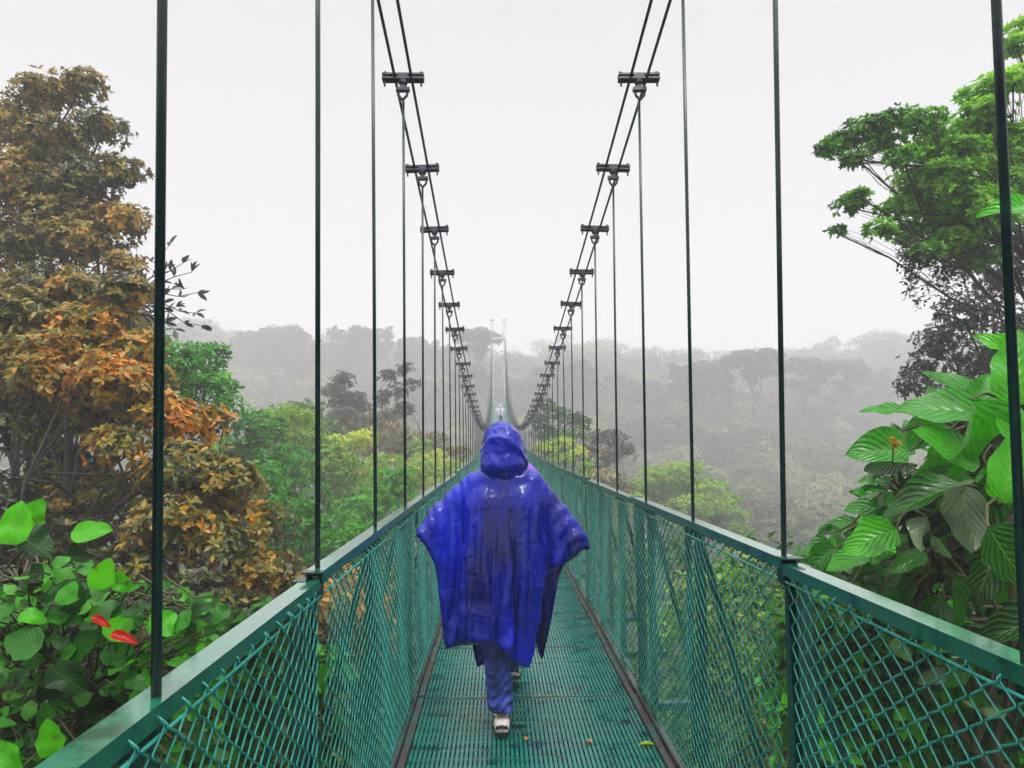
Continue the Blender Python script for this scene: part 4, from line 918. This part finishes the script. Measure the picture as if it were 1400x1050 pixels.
plant('round_leaved_shrub', 'glossy shrub with rounded bright green leaves at the lower left', foot(60, 3.4), lv, lm_shrub, T_round, {'hubs': [A(30, 800, 3.5), A(120, 850, 3.5), A(200, 900, 3.7), A(60, 920, 3.3), A(120, 980, 3.3), A(0, 980, 3.2)]}, .02, 6)
for lab, px, py, ln, dr in (('small scarlet leaf among green leaves at the lower left, the upper of two', 126, 843, 40, (.9, -.45, 0)), ('long scarlet leaf pointing right under a smaller red one at the lower left', 152, 866, 52, (1, -.3, 0))):
    Lf = Leaves(); p = A(px, py, 2.75); Lf.add(np.zeros((1, 3)), unit(np.array([rgt(*dr)])), np.array([rgt(0, .6, -.8)]), ln/F*2.75*.72, .8); o = Lf.build('red_leaf', lm_red, tmpl_big(.42, .12, .1), None, p, True); tag(o, lab, 'leaf')
bush('dense dark undergrowth behind the left hand chain link', [(300, 900, 60), (370, 870, 50), (240, 960, 80), (330, 980, 90), (400, 940, 70), (200, 1040, 90), (420, 1030, 80), (120, 1060, 80)], 4.4, lm_shrub, .3, .10, 105, dens=110)
bush('mixed green and amber bush beyond the middle of the left mesh', [(430, 860, 50), (470, 820, 50), (410, 820, 40), (460, 910, 60), (510, 860, 50), (500, 950, 60), (540, 800, 40), (530, 900, 50)], 9.5, lm_orange, .35, .13, 106, dens=50, tm=tmpl_oval(.45), k=5)

# --- far woods: individually standing trees on the ridge, the rest one mass
def far_proto(kind, seed):
    gg = np.random.default_rng(seed); cs = []
    if kind == 'umbrella':
        for _ in range(22):
            a, r_ = gg.uniform(0, 6.28), 4.6*math.sqrt(gg.random()); cs.append((r_*math.cos(a), r_*math.sin(a), 11.2-.09*r_*r_+gg.normal()*.25, gg.uniform(1.0, 1.7), gg.uniform(.45, .8)))
        for _ in range(7):
            a, r_ = gg.uniform(0, 6.28), gg.uniform(.5, 3.5); cs.append((r_*math.cos(a), r_*math.sin(a), gg.uniform(6.5, 8.5), gg.uniform(.8, 1.4), .6))
    elif kind == 'dome':
        for _ in range(34):
            d = unit(gg.normal(size=3)); d[2] = abs(d[2])*.9; cs.append((d[0]*3.9, d[1]*3.9, 5.2+d[2]*5.4, gg.uniform(1.1, 1.8), gg.uniform(.8, 1.3)))
    elif kind == 'tall':
        for _ in range(30):
            z = gg.uniform(3.5, 12); r_ = (2.6*math.sin(math.pi*(z-1.5)/12.5)); a = gg.uniform(0, 6.28); cs.append((r_*math.cos(a), r_*math.sin(a), z, gg.uniform(.8, 1.5), gg.uniform(.7, 1.1)))
    else:
        for _ in range(16):
            a, r_ = gg.uniform(0, 6.28), 3.6*gg.random(); cs.append((r_*math.cos(a), r_*math.sin(a), gg.uniform(6, 11), gg.uniform(.7, 1.3), gg.uniform(.4, .8)))
    return make_tree('misty_tree', 'x', 'tree', (0, 0, 0), cs, lm_far, tmpl_small(.55), gg, r0=.32, k=5, size=.42, dens=7, tint=.45, up=.6, bk=bk_grey, twigs=False, fill=.25)
protos = {k_: far_proto(k_, 200+i_) for i_, k_ in enumerate(('umbrella', 'dome', 'tall', 'open'))}
ridge = [  # (px, crown top py, Y, kind, width px, label)
 (300, 462, 118, 'dome', 70, 'low misty tree at the left end of the far ridge'), (345, 448, 116, 'dome', 70, 'rounded misty tree left of the highest dome on the left ridge'), (385, 437, 112, 'dome', 90, 'highest dome-shaped misty tree on the left ridge'),
 (425, 458, 116, 'tall', 50, 'narrow misty tree just left of the second left hanger'), (462, 447, 112, 'open', 60, 'gappy misty tree right of the second left hanger'), (495, 440, 110, 'dome', 66, 'broad misty tree around the third left hanger'),
 (530, 447, 112, 'open', 50, 'thin-crowned misty tree with sky showing through on the left ridge'), (565, 455, 114, 'dome', 56, 'round misty tree behind the fourth left hanger'), (602, 466, 112, 'tall', 46, 'misty tree behind the lowest left cable clamps'),
 (650, 447, 92, 'umbrella', 82, 'misty umbrella tree on bare limbs left of the far tower'), (640, 492, 90, 'dome', 60, 'dark misty tree beneath the umbrella tree left of the tower'), (668, 508, 98, 'open', 40, 'small misty tree at the left foot of the tower'),
 (715, 512, 98, 'dome', 50, 'misty tree just right of the far tower'), (745, 500, 96, 'open', 50, 'ragged misty tree behind the right cable'), (788, 486, 88, 'dome', 66, 'dark domed misty tree behind the right hangers'),
 (840, 520, 100, 'open', 50, 'sparse misty tree with a sky gap right of the dome'), (885, 515, 92, 'dome', 66, 'misty tree behind the right hand clamps, left of the tall crowns'), (925, 497, 86, 'open', 70, 'ragged misty tree beside the third right hanger'),
 (965, 485, 84, 'dome', 80, 'broad misty tree left of the second right hanger'), (1030, 476, 82, 'umbrella', 100, 'flat-topped misty umbrella tree behind the second right hanger'), (1095, 487, 88, 'umbrella', 90, 'second flat-topped misty tree, right of the second right hanger'),
 (1150, 490, 92, 'umbrella', 90, 'pale flat-topped misty tree near the right end of the ridge'), (1205, 505, 96, 'open', 80, 'faintest misty tree at the right end of the ridge')]
first = set(); H_ = {'umbrella': 12.0, 'dome': 11.6, 'tall': 12.8, 'open': 11.6}; W_ = {'umbrella': 11.5, 'dome': 10.5, 'tall': 7.5, 'open': 8.5}
gf = random.Random(3)
for px, py, Yd, kind, wpx, lab in ridge:
    o = protos[kind] if kind not in first else copy_tree(protos[kind]); first.add(kind)
    Yd *= 1.68; p = at(px, py, Yd); s_ = wpx/F*Yd/W_[kind]; zs = s_*gf.uniform(.95, 1.15)
    o.location = (p[0], p[1], p[2]-H_[kind]*zs); o.scale = (s_, s_, zs); o.rotation_euler = (0, 0, gf.uniform(0, 6.28)); tag(o, lab, 'tree', 'misty trees on the far ridge')
side_specs = [('dome', 'rounded crown in the hazy wood on the far slopes'), ('umbrella', 'flat-topped crown in the hazy wood on the far slopes'), ('open', 'thin ragged crown in the hazy wood on the far slopes'), ('tall', 'upright narrow crown in the hazy wood on the far slopes')]
spots = []
for i_ in range(110):
    Yd = 58+125*gf.random()**1.1; px = gf.uniform(735, 1240) if i_ % 4 else gf.uniform(290, 650); x = at(px, 560, Yd)[0]
    if abs(x) < 7: continue
    kind, lab = side_specs[gf.choice([0, 0, 1, 1, 2, 3])]; o = copy_tree(protos[kind]); s_ = gf.uniform(.55, 1.05)
    o.location = (x, Yd, float(ground(x, Yd))-.3); o.scale = (s_*1.15, s_*1.15, s_*gf.uniform(.7, .95)); o.rotation_euler = (0, 0, gf.uniform(0, 6.28)); spots.append((Yd, px, kind, o))
RH = [1378, 1066, 942, 880, 843, 815, 797, 730]; LH = [210, 430, 505, 548, 575, 640, 655]; ORD = ['first', 'second', 'third', 'fourth', 'fifth', 'sixth', 'seventh', 'eighth']
RANK = ['nearest', 'second nearest', 'third nearest', 'fourth nearest', 'fifth nearest', 'sixth nearest', 'seventh nearest', 'eighth nearest', 'ninth nearest', 'tenth nearest', 'eleventh nearest', 'twelfth nearest', 'thirteenth nearest', 'fourteenth nearest']
SH = {'dome': 'rounded', 'umbrella': 'flat-topped', 'open': 'thin ragged', 'tall': 'upright'}; cnt = {}
for Yd, px, kind, o in sorted(spots, key=lambda q: q[0]):
    side, hs = ('right', RH) if px > 700 else ('left', LH)
    b_ = next((i for i in range(len(hs)-1) if min(hs[i], hs[i+1]) <= px <= max(hs[i], hs[i+1])), 0); c_ = cnt[(side, b_, kind)] = cnt.get((side, b_, kind), 0)+1
    tag(o, f'{RANK[min(c_, 14)-1]} {SH[kind]} hazy tree seen between the {ORD[b_]} and {ORD[b_+1]} {side} hangers', 'tree', 'trees in the hazy wood on the far slopes')
# continuous wood covering the slopes under them
g = np.random.default_rng(77); Lv = Leaves(); N_ = 0
gx, gy = np.meshgrid(np.arange(-160, 170, 6.6), np.arange(56, 252, 6.6)); C = np.stack([gx.ravel(), gy.ravel()], 1)+g.normal(size=(gx.size, 2))*1.6
C = C[(np.abs(C[:, 0]) < C[:, 1]*.85)&(np.hypot(C[:, 0]-.2, C[:, 1]-80.6) > 5)&~((np.abs(C[:, 0]) < 5) & (C[:, 1] < 84))]
for x, y in C:
    z0 = float(ground(x, y)); hgt = g.uniform(4, 10)*(.75 if abs(x) < 14 else 1); r_ = g.uniform(2.8, 5.2); ct = g.normal(.5, .38)
    near = y < 110; mm = int((300 if near else 160)*r_*r_/9)
    D = unit(g.normal(size=(mm, 3))+np.array((0, -.25, .55))); P = np.array((x, y, z0+hgt-r_*.5)) + D*np.array((r_, r_, r_*.8))*(1+.3*wob(D*2+x, int(abs(x*7)) % 500, 2.4))[:, None]*g.uniform(.75, 1.05, mm)[:, None]
    Lv.rosettes(P, D+np.array((0, 0, .5)), 3, .42 if near else .6, g, ct + .15*wob(P, 8, .8), 72, 92, .1, .05)
root = Lv.build('far_wood', lm_far, tmpl_small(.6), None); tag(root, kind='stuff')
# thick understorey on the near valley sides so that no bare ground shows between the trunks
Lv = Leaves(); g = np.random.default_rng(78)
for _ in range(900):
    y = g.uniform(3, 52); x = g.uniform(-1, 1)*(y*.85+3)
    z0 = float(ground(x, y)); r_ = g.uniform(.8, 2.0)*(.6+y/60); hgt = g.uniform(.5, 3.0)*(.7+y/40)
    if z0+hgt+r_ > float(deck(min(y, 60)))-2.0 and abs(x) < 3: hgt *= .3
    mm = int(90*min(r_, 2)**2/1.5); D = unit(g.normal(size=(mm, 3))+np.array((0, -.2, .6))); P = np.array((x, y, z0+hgt)) + D*np.array((r_, r_, r_*.75))*g.uniform(.6, 1.1, mm)[:, None]
    Lv.rosettes(P, D+np.array((0, 0, .5)), 4, .14+.1*y/50, g, g.normal(.45, .2)+np.zeros(mm), 40, 85)
tag(Lv.build('undergrowth', lm_mid, tmpl_small(.45), None), kind='stuff')

# ------------------------------------------------------------------ haze: one closed box of misty air
HD = .0043
mb = MB(); mb.box((0, 200, -2), (1500, 1100, 70)); hz = mb.build('haze', None); tag(hz, kind='stuff')
m = bpy.data.materials.new('mist'); m.use_nodes = True; t = m.node_tree; t.nodes.clear(); o = t.nodes.new('ShaderNodeOutputMaterial')
pv = t.nodes.new('ShaderNodeVolumePrincipled'); pv.inputs['Color'].default_value = (.97, .965, .98, 1); pv.inputs['Density'].default_value = HD; pv.inputs['Anisotropy'].default_value = 0
t.links.new(pv.outputs[0], o.inputs['Volume']); hz.data.materials.append(m)
